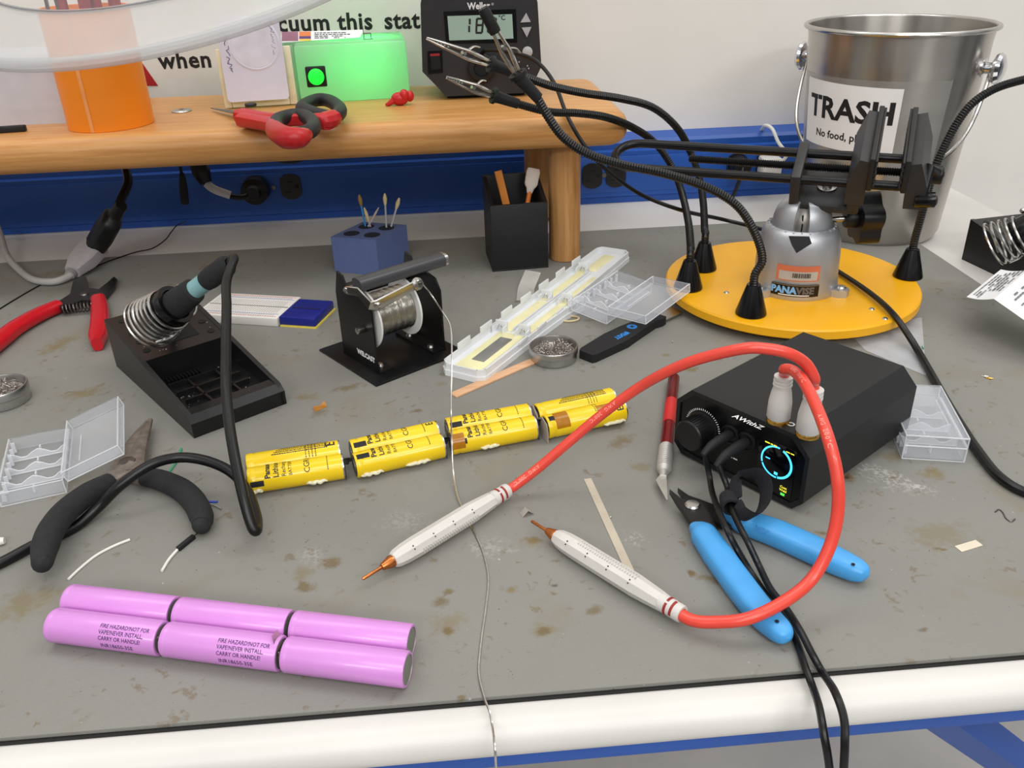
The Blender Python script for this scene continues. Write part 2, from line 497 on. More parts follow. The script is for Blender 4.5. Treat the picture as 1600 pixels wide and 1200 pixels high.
STAINS = [(90, 540, 26, 12, 60, YB, .8), (130, 615, 22, 9, 30, YB, .75), (105, 425, 40, 12, 10, YB, .7), (345, 415, 30, 9, 0, BR, .75),
          (500, 645, 12, 7, 30, BR, .6), (505, 495, 14, 8, 60, BR, .8), (545, 605, 16, 7, 20, BR, .7), (480, 620, 12, 8, 0, YB, .7),
          (650, 642, 5, 3, 10, BR, .8), (1080, 577, 8, 5, 10, YB, .9), (1040, 555, 5, 3, 0, YB, .8), (515, 880, 8, 6, 0, BR, .8),
          (480, 915, 8, 5, -30, BR, .8), (470, 895, 10, 8, 0, YB, .6), (830, 845, 6, 4, 0, BR, .7), (832, 848, 10, 7, -30, YB, .6),
          (800, 921, 4, 3, 0, YB, .9), (865, 928, 3, 2, 0, BR, .9), (867, 915, 3, 1.6, 0, DK, .9), (1110, 905, 14, 5, -35, BR, .75),
          (1325, 745, 6, 8, 0, (110, 82, 40), .85), (1323, 746, 2.4, 3, 0, (52, 44, 36), .9), (1460, 740, 12, 9, 20, YB, .8),
          (1470, 835, 26, 16, 0, YB, .5), (1395, 713, 14, 8, 0, YB, .5), (690, 940, 6, 5, 20, BR, .8), (702, 925, 4, 3, 0, BR, .8),
          (700, 975, 14, 10, 40, YB, .55), (700, 985, 5, 3, 0, BR, .8), (45, 940, 24, 14, 20, YB, .65), (95, 960, 6, 4, 0, BR, .5),
          (970, 690, 8, 12, -40, BR, .65), (1000, 730, 10, 6, 0, YB, .6), (745, 695, 5, 4, 0, BR, .8), (925, 500, 12, 4, 0, BR, .5),
          (720, 1090, 3, 2, 0, BR, .8), (1080, 895, 3, 3, 0, BR, .9), (1085, 800, 4, 3, 0, BR, .8), (1440, 985, 4, 2.4, 0, DK, .8),
          (1445, 982, 3, 2, 0, BR, .8), (930, 953, 5, 4, 30, BR, .7), (850, 986, 4, 3, 0, DK, .8), (848, 985, 9, 5, 0, YB, .6),
          (1100, 640, 6, 5, 0, YB, .5), (690, 600, 8, 5, 0, YB, .4), (1285, 833, 5, 2, -20, BR, .8), (1470, 858, 5, 1.8, -20, BR, .8)]
SCUFFS = [(1370, 735, 20, 6, -38, .9), (1405, 755, 22, 9, -38, .7), (1435, 760, 9, 3, -45, .8), (765, 855, 14, 10, 0, .55), (990, 842, 9, 8, 0, .6),
          (485, 870, 8, 12, 40, .4), (630, 815, 16, 14, 0, .3)]

# ------------------------------------------------------------------ the room
MZ = -4.0      # white worktop surface; the mat on it is at z = 0
FLOOR_Z = -860
mb = MB(); mb.span((-2600, -2600, FLOOR_Z - 40), (2800, 1205, FLOOR_Z)); structure('floor', mb, mat('polished_concrete', (168, 166, 165), .3, var=.12, scale=5))
mb = MB(); mb.span((-2600, 1186, FLOOR_Z), (2800, 1226, 1700)); structure('wall_back', mb, WALLM)

# ------------------------------------------------------------------ workbench: white worktop with a round nose over a blue steel frame
t = thing('workbench', 'long white laminate workbench with a rounded front edge on a blue steel frame', 'workbench', (0, 300, FLOOR_Z))
NR = 11
nose = [(1184, MZ), (300, MZ)] + [(297 - NR * math.sin(a), MZ - NR + NR * math.cos(a)) for a in [PI * i / 12 for i in range(0, 13)]] + [(300, MZ - 2 * NR), (1184, MZ - 2 * NR)]
mb = MB(); mb.prism(nose, -1150, 691, Matrix(((0, 0, 1, 0), (1, 0, 0, 0), (0, 1, 0, 0), (0, 0, 0, 1))))
part(t, 'worktop', mb, WHITE_LAM, angle=25)
mb = MB(); mb.span((-1150, 296, MZ - 36), (690, 330, MZ - 22), bev=1.5); part(t, 'frame_rail', mb, BLUE_METAL, 'blue steel rail under the worktop')
mb = MB()
pA, pB = Vector((236, 318, MZ - 34)), Vector((236 + 496, 318 + 160, -574))
mb.tube([pA, pB], 14, n=4, smooth=False); part(t, 'brace', mb, BLUE_METAL, 'diagonal blue steel brace')
for x in (-1100, 640):
    for y in (330, 1120):
        mb = MB(); mb.span((x - 20, y - 20, FLOOR_Z), (x + 20, y + 20, MZ - 23), bev=2); part(t, 'leg', mb, BLUE_METAL)

t = thing('bench_mat', 'stained grey rubber mat covering the white worktop', 'mat', (0, 0, MZ))
mb = MB(); mb.prism([(-1100, 304.6), (530, 304.6), (533, 1022), (-1100, 1022)], MZ, -2.2); part(t, 'backing', mb, BLACK_RUBBER, 'black underside showing along the front edge')
mb = MB(); mb.prism([(-1100, 306), (528, 306), (532, 1022), (-1100, 1022)], -2.2, 0.0); part(t, 'surface', mb, mat_surface())

# ------------------------------------------------------------------ blue raceway with sockets
t = thing('power_raceway', 'blue metal raceway with black sockets along the back wall above the bench', 'raceway', (0, 1165, MZ))
RY = 1145.0
rp = [(1185, MZ), (RY + 4, MZ), (RY + 4, 4), (RY, 6), (RY, 66), (RY + 5, 68), (RY + 5, 76), (RY + 9, 80), (1185, 83)]
mb = MB(); mb.prism(rp, -1150, 560, Matrix(((0, 0, 1, 0), (1, 0, 0, 0), (0, 1, 0, 0), (0, 0, 0, 1)))); part(t, 'casing', mb, BLUE_METAL, angle=20)
mb = MB(); mb.span((-1150, RY - 1.2, 12), (560, RY + 1, 60), bev=.5); part(t, 'cover_plate', mb, BLUE_METAL)
SOCK = mat('black_socket', (20, 17, 16), .35, var=.2)
def socket(root, u1, v1, u2, v2):
    a, b = on(u1, v1, RY), on(u2, v2, RY)
    M = frame((a + b) / 2, (1, 0, 0), z=(0, -1, 0)); d = abs(b.x - a.x) / 2
    mb = MB()
    for s in (-1, 1):
        pts = []
        for i in range(32):
            w = 2 * PI * i / 32; pts.append((s * d + max(-13.2, min(13.2, 17 * math.cos(w))), 17 * math.sin(w)))
        mb.prism(pts, 0.5, 4.2, M, bev=.8)
    o = part(root, 'outlet', mb, SOCK, 'black duplex socket')
    mb = MB()
    for s in (-1, 1):
        for q in (-6.5, 6.5): mb.box((s * d + q * .35 - 2, q, 4.2), (7, 2, .6), M)
        mb.cyl(2.6, 3.8, 4.5, M @ Matrix.Translation(Vector((s * d + 8, 0, 0))))
    part(o, 'slot', mb, mat('socket_slot', (5, 5, 5), .8))
    mb = MB(); mb.cyl(3, 0, 3.4, M @ Matrix.Translation(Vector((0, 0, 0.6)))); part(o, 'screw', mb, STEEL_DARK)
socket(t, 401, 293, 455, 291)
socket(t, 925, 271, 962, 275)
socket(t, 1150, 258, 1196, 256)

# ------------------------------------------------------------------ wall sign
t = thing('wall_sign', 'white wall sign with bold black words and a red triangle behind the shelf', 'sign', on(300, 100, 1185))
a, b = on(-260, 240, 1185.5), on(672, -120, 1185.5)
mb = MB(); mb.span((a.x, 1184.2, 150), (b.x + 10, 1186.5, 320)); part(t, 'sheet', mb, mat('sign_vinyl', (230, 227, 220), .5, var=.02))
S = lambda u, v: frame(on(u, v, 1184.1), (1, 0, -.012), z=(0, -1, 0))
mb = MB()
mb.text('vacuum this ', S(594, 45), 20.5, .028, 'RIGHT', .15, space=1.07); mb.text('station', S(601, 45), 20.5, .028, 'LEFT', .15, space=1.07)
part(t, 'lettering', mb, INK)
mb = MB(); mb.text('when', S(250, 107), 20.5, .028, 'LEFT', .15, space=1.08)
part(t, 'lettering', mb, INK)
mb = MB(); q = on(247, 134, 1184.0)
mb.prism([(q.x, q.z), (q.x - 46, q.z + 2), (q.x - 22, q.z + 46)], 0, .5, frame((0, 1184.0, 0), (1, 0, 0), z=(0, -1, 0))); part(t, 'warning_triangle', mb, mat('sign_red', (176, 26, 32), .5))

# ------------------------------------------------------------------ wooden riser shelf
SZ = 166.0
t = thing('riser_shelf', 'thick varnished wooden riser shelf with rounded edges standing on the mat against the wall', 'shelf', (0, 1000, 0))
WOODM = wood('varnished_pine', (214, 160, 96), (186, 126, 64))
def plan(d):
    p = [(-1100, 1126 - d), (-1100, 888.5 + d)]
    for cx_, cy_, r_, a0 in ((163, 912.5, 24, -90), (165, 1104, 22, 0)):
        p += [(cx_ + (r_ - d) * math.cos(math.radians(a0 + 10 * k)), cy_ + (r_ - d) * math.sin(math.radians(a0 + 10 * k))) for k in range(10)]
    return p
RO = 15.5
lv = [(RO * (1 - math.cos(w)), 131 + RO * (1 - math.sin(w))) for w in [PI / 2 - PI / 2 * k / 7 for k in range(8)]]
lv = lv + [(d, 131 + SZ - z) for d, z in reversed(lv)]
vs, fs = [], []; n = len(plan(0))
for d, z in lv: vs += [(x, y, z) for x, y in plan(d)]
for q in range(len(lv) - 1):
    for k in range(n): fs.append((q * n + k, q * n + (k + 1) % n, (q + 1) * n + (k + 1) % n, (q + 1) * n + k))
fs += [tuple(reversed(range(n))), tuple(range((len(lv) - 1) * n, len(lv) * n))]
b = MB(); b.add(vs, fs)
part(t, 'board', b, WOODM, angle=30)
WOODL = wood('varnished_pine_leg', (200, 152, 96), (166, 114, 62), axis=2)
b = MB(); b.cyl(17.5, 0, 131, Matrix.Translation(Vector((124, 932, 0))), 32, 1); part(t, 'leg', b, WOODL)
b = MB(); b.span((96, 1080, MZ + 4.2), (142, 1118, 131), bev=2); part(t, 'leg', b, WOODL)

# ------------------------------------------------------------------ on the shelf
# orange cup full of pliers
ORANGE = mat('orange_print', (246, 138, 22), .38, var=.05, scale=20, bump=.25, bscale=1600, stretch=(.05, .05, 1))
q = at(178, 206, SZ); dv = Vector((q.x, q.y, 0)).normalized(); CUPR = 42
cc = Vector((q.x, q.y, SZ)) + dv * CUPR
t = thing('tool_cup', 'round orange printed cup holding red-handled pliers on the shelf', 'cup', cc)
M = Matrix.Translation(cc)
mb = MB(); mb.lathe([(0, 0), (CUPR - .6, 0), (CUPR, .6), (CUPR, 112.5), (CUPR - 1, 113.5), (CUPR - 3, 113.5), (CUPR - 3.6, 112.5), (CUPR - 3.6, 4), (0, 4)], M, 56); part(t, 'body', mb, ORANGE)
qs = on(163, 150, cc.y - CUPR * .98); ang = math.atan2(-.99, -.12)
mb = MB(); mb.lathe([(CUPR - .2, .5), (CUPR + .35, .5), (CUPR + .35, 112), (CUPR - .2, 112)], M, 3, ang - .045, ang + .045); part(t, 'seam', mb, mat('orange_seam', (244, 158, 90), .5), 'paler orange seam stripe')
DRED = mat('dark_red_grip', (150, 30, 48), .4, var=.08)
GREYGRIP = mat('grey_steel_handle', (120, 122, 126), .4, .6)
def pliers_upright(x, y, mt, lab, spread=8, rz=0):
    M = rotz(cc + Vector((x, y, 4.2)), rz)
    t = thing('pliers', lab, 'pliers', M, 'pliers standing in the orange cup')
    m = MB(); m.tube([(0, 0, .5), (0, 0, 24), (0, 0, 46)], [1.6, 4.5, 6], n=8, up=(0, 1, 0), h=[1.5, 3, 3.5], M=M); m.cyl(6, -4, 4, M @ zframe((0, 0, 44), (0, 1, 0)), 16); part(t, 'jaw', m, STEEL_DARK)
    for s in (-1, 1):
        m = MB(); m.tube([(s * 3, 0, 52), (s * spread, 0, 85), (s * (spread + 2), 0, 120), (s * spread, 0, 168)], [4, 5.5, 6, 5], n=10, up=(0, 1, 0), h=[4, 5, 5.5, 4.5], M=M); part(t, 'handle', m, mt)
pliers_upright(-8, -4, DRED, 'pliers with two dark red handles in the middle of the orange cup', 9)
pliers_upright(17, 12, DRED, 'pliers with one grey and one dark red handle beside the orange cup rim', 7, 20)
M = rotz(cc + Vector((-26, -8, 4.2)), 0)
t = thing('tweezers', 'grey steel tweezers standing in the orange cup', 'tweezers', M, None)
for s in (-1, 1):
    m = MB(); m.tube([(s * .4, 0, 0), (s * 3.5, 0, 50), (s * 5, 0, 110), (s * 1.2, 0, 160)], [1.5, 4, 5, 5], n=8, up=(1, 0, 0), h=[.6, .8, .8, .8], M=M); part(t, 'arm', m, GREYGRIP)

# translucent white box behind the cup
FROST = mat('frosted_plastic', (222, 222, 230), .4, var=.03, alpha=.78)
t = thing('storage_box', 'frosted white plastic storage box beside the orange cup on the shelf', 'box', (-475, 1020, SZ))
mb = MB(); mb.prism([(-560, 972), (-392, 972), (-392, 1075), (-560, 1075)], SZ, SZ + 58, bev=3)
part(t, 'body', mb, FROST)
mb = MB(); mb.prism([(-562, 970), (-390, 970), (-390, 1077), (-562, 1077)], SZ + 58, SZ + 66, bev=2); part(t, 'lid', mb, FROST)

# black bar
q = at(4, 206, SZ + 3)
mb = MB(); mb.box((0, 0, 3.1), (42, 8, 6), rotz((q.x - 4, q.y + 12, SZ), 6), bev=1)
solo('eraser_bar', mb, BLACK_SOFT, 'short black bar lying on the shelf beside the frosted box', 'bar', (q.x, q.y, SZ))
# washer
q = at(284, 174, SZ)
mb = MB(); mb.lathe([(2.6, 0), (10.5, 0), (11, .6), (10, 1.6), (5, 2.4), (2.6, 2.2), (2.6, 0)], Matrix.Translation(q), 28)
solo('washer', mb, STEEL, 'small dished metal washer lying on the shelf between orange cup and shears', 'washer', q)

# green glowing lamp box
GB = rotz((-245, 1012, SZ), 5.6)
t = thing('lamp_box', 'translucent box glowing green with a round green button on the shelf', 'lamp', GB)
tr = bpy.data.materials.new('translucent_shell'); tr.use_nodes = True
nt = tr.node_tree; nt.nodes.remove(nt.nodes['Principled BSDF']); o_ = nt.nodes['Material Output']
tc = nt.nodes.new('ShaderNodeTexCoord'); nz = nt.nodes.new('ShaderNodeTexNoise'); nz.inputs['Scale'].default_value = 30
nt.links.new(tc.outputs['Object'], nz.inputs['Vector'])
cr = nt.nodes.new('ShaderNodeValToRGB'); cr.color_ramp.elements[0].color = (.78, .84, .78, 1); cr.color_ramp.elements[1].color = (.84, .9, .84, 1); d_col = (.34, .42, .36, 1)
nt.links.new(nz.outputs['Fac'], cr.inputs[0])
t1 = nt.nodes.new('ShaderNodeBsdfTranslucent'); d1 = nt.nodes.new('ShaderNodeBsdfDiffuse'); g1 = nt.nodes.new('ShaderNodeBsdfGlossy'); g1.inputs['Roughness'].default_value = .3
mx = nt.nodes.new('ShaderNodeMixShader'); mx.inputs[0].default_value = .55; m2 = nt.nodes.new('ShaderNodeMixShader'); m2.inputs[0].default_value = .06
nt.links.new(cr.outputs[0], t1.inputs['Color']); d1.inputs['Color'].default_value = d_col
nt.links.new(d1.outputs[0], mx.inputs[1]); nt.links.new(t1.outputs[0], mx.inputs[2]); nt.links.new(mx.outputs[0], m2.inputs[1]); nt.links.new(g1.outputs[0], m2.inputs[2]); nt.links.new(m2.outputs[0], o_.inputs[0])
mb = MB(); mb.span((84, 0, 0.3), (206, 92, 62), GB, bev=2.4, seg=2); part(t, 'shell', mb, tr)
mb = MB(); mb.span((2, 4, 0.3), (82, 90, 60), GB, bev=3); part(t, 'side_shell', mb, tr)
STRIP = mat('cream_strip', (240, 234, 200), .5)
for x in (5, 76):
    mb = MB(); mb.span((x - 4, -1.5, 1), (x + 4, 3.4, 62), GB, bev=1); part(t, 'frame_strip', mb, STRIP, 'cream frame strip')
mb = MB(); mb.span((9.2, -1.5, 1), (71.8, 3.4, 8), GB, bev=1); part(t, 'frame_strip', mb, STRIP, 'cream frame strip')
qb = GB.inverted() @ on(494, 120, 1020)
bz = GB @ frame((qb.x, 0, qb.z), (1, 0, 0), z=(0, -1, 0))
mb = MB(); mb.box((0, 0, 1), (22, 22, 3), bz, bev=1.4); o = part(t, 'bezel', mb, BLACK_PL, 'black square bezel')
mb = MB(); mb.lathe([(8.8, 2), (8.8, 3.0), (7.8, 3.6), (0, 3.9)], bz, 28); part(o, 'button', mb, mat('green_button', (20, 225, 60), .4, emit=.8), 'round lit green button')
for (lx, ly, lz, e) in ((165, 44, 40, .05), (125, 44, 42, .018), (25, 44, 38, .010)):
    l = bpy.data.lights.new('green_led', 'POINT'); l.energy = e * 2.2; l.color = (.035, 1, .16); l.shadow_soft_size = .01
    o = bpy.data.objects.new('green_led', l); COL.objects.link(o); o.location = (GB @ Vector((lx, ly, lz))) * .001
# white card leaning on the box
Mc = GB @ Matrix.Translation(Vector((39.5, -8.5, 8.4))) @ Matrix.Rotation(math.radians(-5), 4, 'X') @ frame((0, 0, 0), (1, 0, 0), z=(0, -1, 0))
t = thing('card', 'white card with handwriting and an embossed circle leaning on the glowing box', 'card', GB @ Matrix.Translation(Vector((42, -9, .4))))
rr = []
for cx_, cy_, a in ((29, 82, 0), (-29, 82, 90), (-29, 4, 180), (29, 4, 270)):
    for k in range(5): rr.append((cx_ + 4 * math.cos(math.radians(a + k * 22.5)), cy_ + 4 * math.sin(math.radians(a + k * 22.5))))
mb = MB(); mb.prism(rr, 0, 2, Mc, bev=.5); part(t, 'panel', mb, mat('card_white', (222, 221, 236), .55, var=.02))
mb = MB(); mb.lathe([(24.5, 2), (25, 2.5), (26.5, 2.5), (27.4, 2)], Mc @ Matrix.Translation(Vector((4, 58, 0))), 40); mb.cyl(24, 1.9, 2.3, Mc @ Matrix.Translation(Vector((4, 58, 0))), 40); part(t, 'embossed_circle', mb, mat('card_circle', (228, 227, 240), .5))
PENB = mat('pen_ink', (70, 66, 110), .6)
mb = MB(); rnd = random.Random(4)
for (x0, y0, y1, w) in ((-25, 74, 30, 5), (24, 84, 50, 5)):
    y = y0
    while y > y1:
        pts = [(x0 + rnd.uniform(-w / 2, w / 2), y - k * 1.2, 2.15) for k in range(5)]
        mb.tube(pts, .32, n=4, sub=3, M=Mc); y -= 5.5
part(t, 'handwriting', mb, PENB)
# label strip on top of the glowing box
Ms = GB @ Matrix.Translation(Vector((68, 30, 62.3))) @ Matrix.Rotation(math.radians(38), 4, 'X') @ Matrix.Rotation(math.radians(-3), 4, 'Z')
t = thing('label_strip', 'paper label strip with a coloured print lying on top of the glowing box', 'label', Ms)
mb = MB(); mb.prism([(0, 0), (88, 6), (94, 18), (2, 16)], 0, .5, Ms); part(t, 'paper_strip', mb, PAPER)
for c, x0, x1, y0, y1 in (((150, 100, 120), 2, 20, 2, 16), ((225, 130, 70), 21, 34, 9, 16), ((90, 60, 120), 21, 34, 5, 9), ((235, 190, 80), 21, 34, 2, 5)):
    mb = MB(); mb.span((x0, y0, .5), (x1, y1, .62), Ms); part(t, 'printed_block', mb, mat('print_%d' % c[0], c, .6))
mb = MB(); mb.scribble(Ms @ Matrix.Translation(Vector((58, 10, .5))), 40, 10, 4); part(t, 'printed_lines', mb, INK)
# little wire figure
Mw = GB @ Matrix.Translation(Vector((165, 24, 62.3)))
mb = MB()
for pts in ([(-4, -3, 0), (-4, -3, 11)], [(4, -3, 0), (4, -3, 6)], [(-4, 3, 0), (-4, 3, 13)], [(4, 3, 0), (4, 3, 6)], [(-4, -3, 6), (4, -3, 6), (4, 3, 6), (-4, 3, 6)], [(-4, -3, 11), (-4, 3, 13)], [(-5, -4, .3), (6, -4, .3)]):
    mb.tube(pts, .45, n=5, smooth=False, M=Mw)
solo('wire_chair', mb, STEEL_DARK, 'tiny bent wire chair standing on the glowing box', 'figure', Mw)

# red and black shears
RED_PL = mat('red_plastic', (196, 28, 34), .36, var=.06)
SH = SZ
t = thing('shears', 'short-bladed shears with red and black looped handles lying at the shelf edge', 'shears', at(385, 190, SH))
p0, p1 = at(382, 178, SH + 7), at(330, 169, SH + 3)
mb = MB(); mb.tube([p0, p0.lerp(p1, .5), p1], [5.5, 4, .8], n=8, up=(0, 0, 1), h=[1.6, 1.2, .5]); part(t, 'blade', mb, STEEL_DARK)
mb = MB(); mb.tube([at(378, 180, SH + 8), at(420, 188, SH + 9), at(470, 186, SH + 10), at(514, 193, SH + 10)], [10, 10, 8, 7], n=12, up=(0, 0, 1), h=[7, 7, 6.5, 6], e=.7); part(t, 'handle', mb, RED_PL)
mb = MB(); mb.tube([at(380, 187, SH + 8), at(410, 192, SH + 9), at(432, 197, SH + 10)], [9, 9.5, 8], n=12, up=(0, 0, 1), h=[7, 6.5, 6], e=.7); part(t, 'handle', mb, RED_PL)
BLK_GRIP = mat('black_grip', (36, 36, 38), .55, var=.1)
Lz = SH + 13
l1 = [at(u, v, Lz) for u, v in ((432, 190), (450, 182), (472, 181), (488, 190), (489, 201), (476, 208), (455, 211), (436, 206))]
l2 = [at(u, v, Lz) for u, v in ((472, 168), (492, 157), (512, 157), (529, 167), (531, 176), (520, 183), (500, 180), (482, 174))]
for L_ in (l1, l2):
    mb = MB(); mb.tube(L_, 6.8, n=12, closed=True); part(t, 'finger_loop', mb, BLK_GRIP, 'black finger loop')
mb = MB(); mb.tube([at(u, v, Lz - 1) for u, v in ((425, 190), (430, 204), (448, 215), (468, 215), (482, 208))], [5, 9, 10, 9, 5], n=12); part(t, 'loop_shell', mb, RED_PL)
mb = MB(); mb.tube([at(u, v, Lz - 1) for u, v in ((490, 187), (506, 189), (520, 185), (529, 178))], [6, 8.5, 8.5, 5], n=10); part(t, 'loop_shell', mb, RED_PL)
mb = MB(); mb.cyl(6, 0, 3, Matrix.Translation(at(392, 166, SH + 14)), 20, .6); part(t, 'pivot_cap', mb, BLK_GRIP, 'grey oval pivot cap')

# red printed tulip
q = at(628, 166, SZ)
t = thing('red_tulip', 'small red printed flower bud lying before the glowing box', 'ornament', q)
M = Matrix.Translation(q + Vector((0, 6, 7)))
mb = MB(); mb.ball((-2, 0, 0), 8.5, M=M, sc=(1.15, .8, .85)); part(t, 'petal', mb, RED_PL)
mb = MB(); mb.ball((9, 2, 2), 6, M=M, sc=(.8, .8, 1)); part(t, 'petal', mb, RED_PL)
mb = MB(); mb.ball((3, -2, 4), 6.5, M=M, sc=(.8, .8, .95)); part(t, 'petal', mb, RED_PL)
mb = MB(); mb.tube([(-8, -1, -1), (-14, -2, -4.5), (-18, -2, -5.4)], [4, 2.5, 1.2], n=8, M=M); part(t, 'tip', mb, RED_PL)

# soldering station
STN = mat('station_black', (33, 33, 36), .5, var=.08, scale=90, bump=.15, bscale=2500)
SY = 1006.0
V2 = lambda u, v: ((on(u, v, SY).x), on(u, v, SY).z)
t = thing('soldering_station', 'black digital soldering station with a grey display on the shelf', 'soldering station', (43, 1050, SZ))
face = [V2(657, 6), (V2(657, 6)[0] + 3, 276), (V2(840, -2)[0] - 3, 276), V2(840, 4), V2(846, 104), (98, 178), (94, SZ + 4), (0, SZ + 4), (-6, 178), V2(660, 112)]
FM = frame((0, SY, 0), (1, 0, 0), z=(0, -1, 0))
mb = MB(); mb.prism(face, -95, 0, FM, bev=3, seg=3); part(t, 'housing', mb, STN)
mb = MB(); mb.span((2, SY + 12, SZ), (90, SY + 85, SZ + 5)); part(t, 'foot', mb, BLACK_RUBBER)
def fpoly(pts, z0, z1, bev=0): 
    m = MB(); m.prism([V2(u, v) for u, v in pts], z0, z1, FM, bev=bev); return m
o = part(t, 'display_frame', fpoly([(693, 18), (806, 14), (808, 66), (697, 68)], 0, 1.2, .5), BLACK_GLOSS)
part(o, 'display', fpoly([(699, 25), (800, 22), (802, 60), (702, 63)], 1.2, 1.6), mat('lcd_grey_green', (158, 184, 172), .25, var=.02))
seg = MB()
def sg(u0, v0, u1, v1, w=1.1):
    a, b = V2(u0, v0), V2(u1, v1); seg.tube([FM @ Vector((a[0], a[1], 1.7)), FM @ Vector((b[0], b[1], 1.7))], w, n=4, smooth=False, up=(0, 1, 0), h=.1)
for a in ((734, 29, 734, 38), (733, 40, 733, 50), (745, 29, 744, 50), (745, 29, 755, 29), (744, 39, 754, 39), (743, 51, 753, 51), (755, 29, 753, 51), (763, 28, 762, 50), (763, 28, 774, 28), (762, 50, 773, 50), (775, 28, 773, 50)): sg(*a)
part(o, 'digits', seg, INK)
mb = MB(); q = V2(784, 31); mb.text('°C', FM @ Matrix.Translation(Vector((q[0], q[1], 1.6))), 5, .02, 'CENTER'); part(o, 'lettering', mb, INK)
mb = MB(); q = V2(748, 14); mb.text('Weller', FM @ Matrix.Translation(Vector((q[0], q[1], 0))), 6.8, .03, 'CENTER', sx=.9); mb.text('®', FM @ Matrix.Translation(Vector((q[0] + 15, q[1] + 3, 0))), 2.6, 0, 'CENTER'); part(t, 'lettering', mb, INK_WHITE, 'white name lettering')
GREYB = mat('grey_button', (176, 176, 178), .5)
part(t, 'button', fpoly([(813, 35), (829, 34), (822, 20)], 0, 2.2, .5), GREYB, 'grey up arrow button')
part(t, 'button', fpoly([(815, 43), (830, 42), (823, 58)], 0, 2.2, .5), GREYB, 'grey down arrow button')
q = V2(824, 81); mb = MB(); mb.lathe([(5.6, 0), (5.6, 1.6), (4.8, 2.2), (0, 2.4)], FM @ Matrix.Translation(Vector((q[0], q[1], 0))), 28); part(t, 'button', mb, GREYB, 'round grey button')
o = part(t, 'power_switch', fpoly([(668, 80), (691, 79), (692, 113), (669, 115)], 0, 1.5, .4), BLACK_GLOSS)
part(o, 'rocker', fpoly([(672, 85), (687, 84), (689, 107), (674, 109)], 1.5, 3.2, .6), BLACK_PL)
part(o, 'red_edge', fpoly([(672, 84), (687, 83), (687, 86.5), (672, 87)], 1.5, 3.4), mat('switch_red', (150, 34, 40), .4))
q = V2(752, 105); mb = MB(); mb.lathe([(15, 0), (15, 8), (13.5, 10), (9, 10.5), (8, 5), (0, 5)], FM @ Matrix.Translation(Vector((q[0], q[1], 0))), 32); part(t, 'iron_jack', mb, BLACK_RUBBER)
for (u, v) in ((811, 97), (824, 103), (826, 107)):
    q = V2(u, v); mb = MB(); mb.ball((0, 0, .1), .9, 8, 6, M=FM @ Matrix.Translation(Vector((q[0], q[1], 0)))); part(t, 'indicator', mb, GREYB)

# the station's lead: over the shelf edge, behind the vise and off along the bench
mb = MB()
pts = [on(752, 84, SY - 6), on(762, 78, SY - 22), on(800, 82, SY - 40), on(838, 96, 950), on(866, 130, 925), on(885, 178, 890), on(905, 215, 872), on(930, 248, 868), on(968, 282, 872),
       on(1010, 308, 882), on(1070, 330, 890), at(1130, 343, 26), at(1200, 362, 22), at(1262, 396, 21.5), at(1322, 432, 21.5), at(1365, 462, 22.5), at(1395, 490, 22), at(1418, 522, 13), at(1436, 551, 5.5), at(1456, 586, 3.6), at(1476, 622, 3.6), at(1500, 662, 3.6), at(1528, 704, 3.6),
       at(1562, 745, 3.6), at(1610, 772, 3.2), at(1680, 780, 3.2)]
mb.tube(pts, [2.1, 2.1, 2.1, 2.2, 2.4, 3.0, 3.3, 3.3], n=10, sub=8)
solo('station_cord', mb, CORD, 'long black cord trailing from the soldering station behind the vise across the yellow disc', 'cord', at(1322, 432, 18))

# ------------------------------------------------------------------ leads hanging under the shelf
t = thing('power_lead', 'black power lead hanging under the shelf into a black connector', 'cable', at(150, 385, 0))
a, b, c_ = at(150, 385, 18), on(178, 335, 985), on(197, 262, 1040)
mb = MB(); mb.tube([b, on(190, 310, 1000), on(200, 285, 1020), c_, c_ + Vector((0, 20, 8))], 5, n=10); part(t, 'cord', mb, CORD)
g0, g1 = at(148, 385, 22), on(180, 336, 980)
mb = MB(); ax = (g1 - g0)
mb.tube([g0, g0.lerp(g1, .45), g0.lerp(g1, .85), g1, g1 + ax * .3], [16.5, 19, 16, 8, 6], n=14, up=(0, -.5, 1), h=[11, 12, 11, 7, 6], e=.7); part(t, 'connector', mb, BLACK_PL)
t = thing('grey_power_lead', 'pale grey cord looping from the wall into a grey plug on the bench', 'cable', at(115, 420, 0))
h0 = g0 - ax * .01; h1 = at(113, 425, 9)
mb = MB(); mb.tube([h0, h0.lerp(h1, .55), h1], [16, 15, 8], n=14, up=(0, -.5, 1), h=[10.5, 10, 7], e=.55, smooth=False); part(t, 'plug', mb, mat('grey_plug', (172, 167, 168), .5))
d_ = (h1 - h0).normalized()
mb = MB(); mb.tube([h1, h1 + d_ * 8, at(84, 440, 5), at(52, 437, 4.6), at(28, 420, 4.6), at(10, 398, 8), at(2, 372, 16), at(-8, 345, 20)], 3.9, n=10); part(t, 'cord', mb, GREY_CORD)
mb = MB()
for k in range(4): mb.tube([h1 + d_ * (k * 2.6 - 3), h1 + d_ * (k * 2.6 - 1.6)], 6.8 - .4 * k, n=12, smooth=False)
part(t, 'strain_relief', mb, mat('grey_plug', (150, 145, 146), .5))
# barrel plug
a, b = on(289, 318, 1080), on(285, 278, 1080)
t = thing('barrel_plug', 'thin black barrel plug dangling under the shelf', 'cable', a)
mb = MB(); mb.tube([a, a.lerp(b, .5), b, b + Vector((0, 0, 6))], [5, 5.4, 4, 2.6], n=12); part(t, 'plug', mb, BLACK_SOFT)
mb = MB(); mb.tube([b, on(281, 258, 1082), on(279, 235, 1084)], 1.9, n=8); part(t, 'cord', mb, CORD)
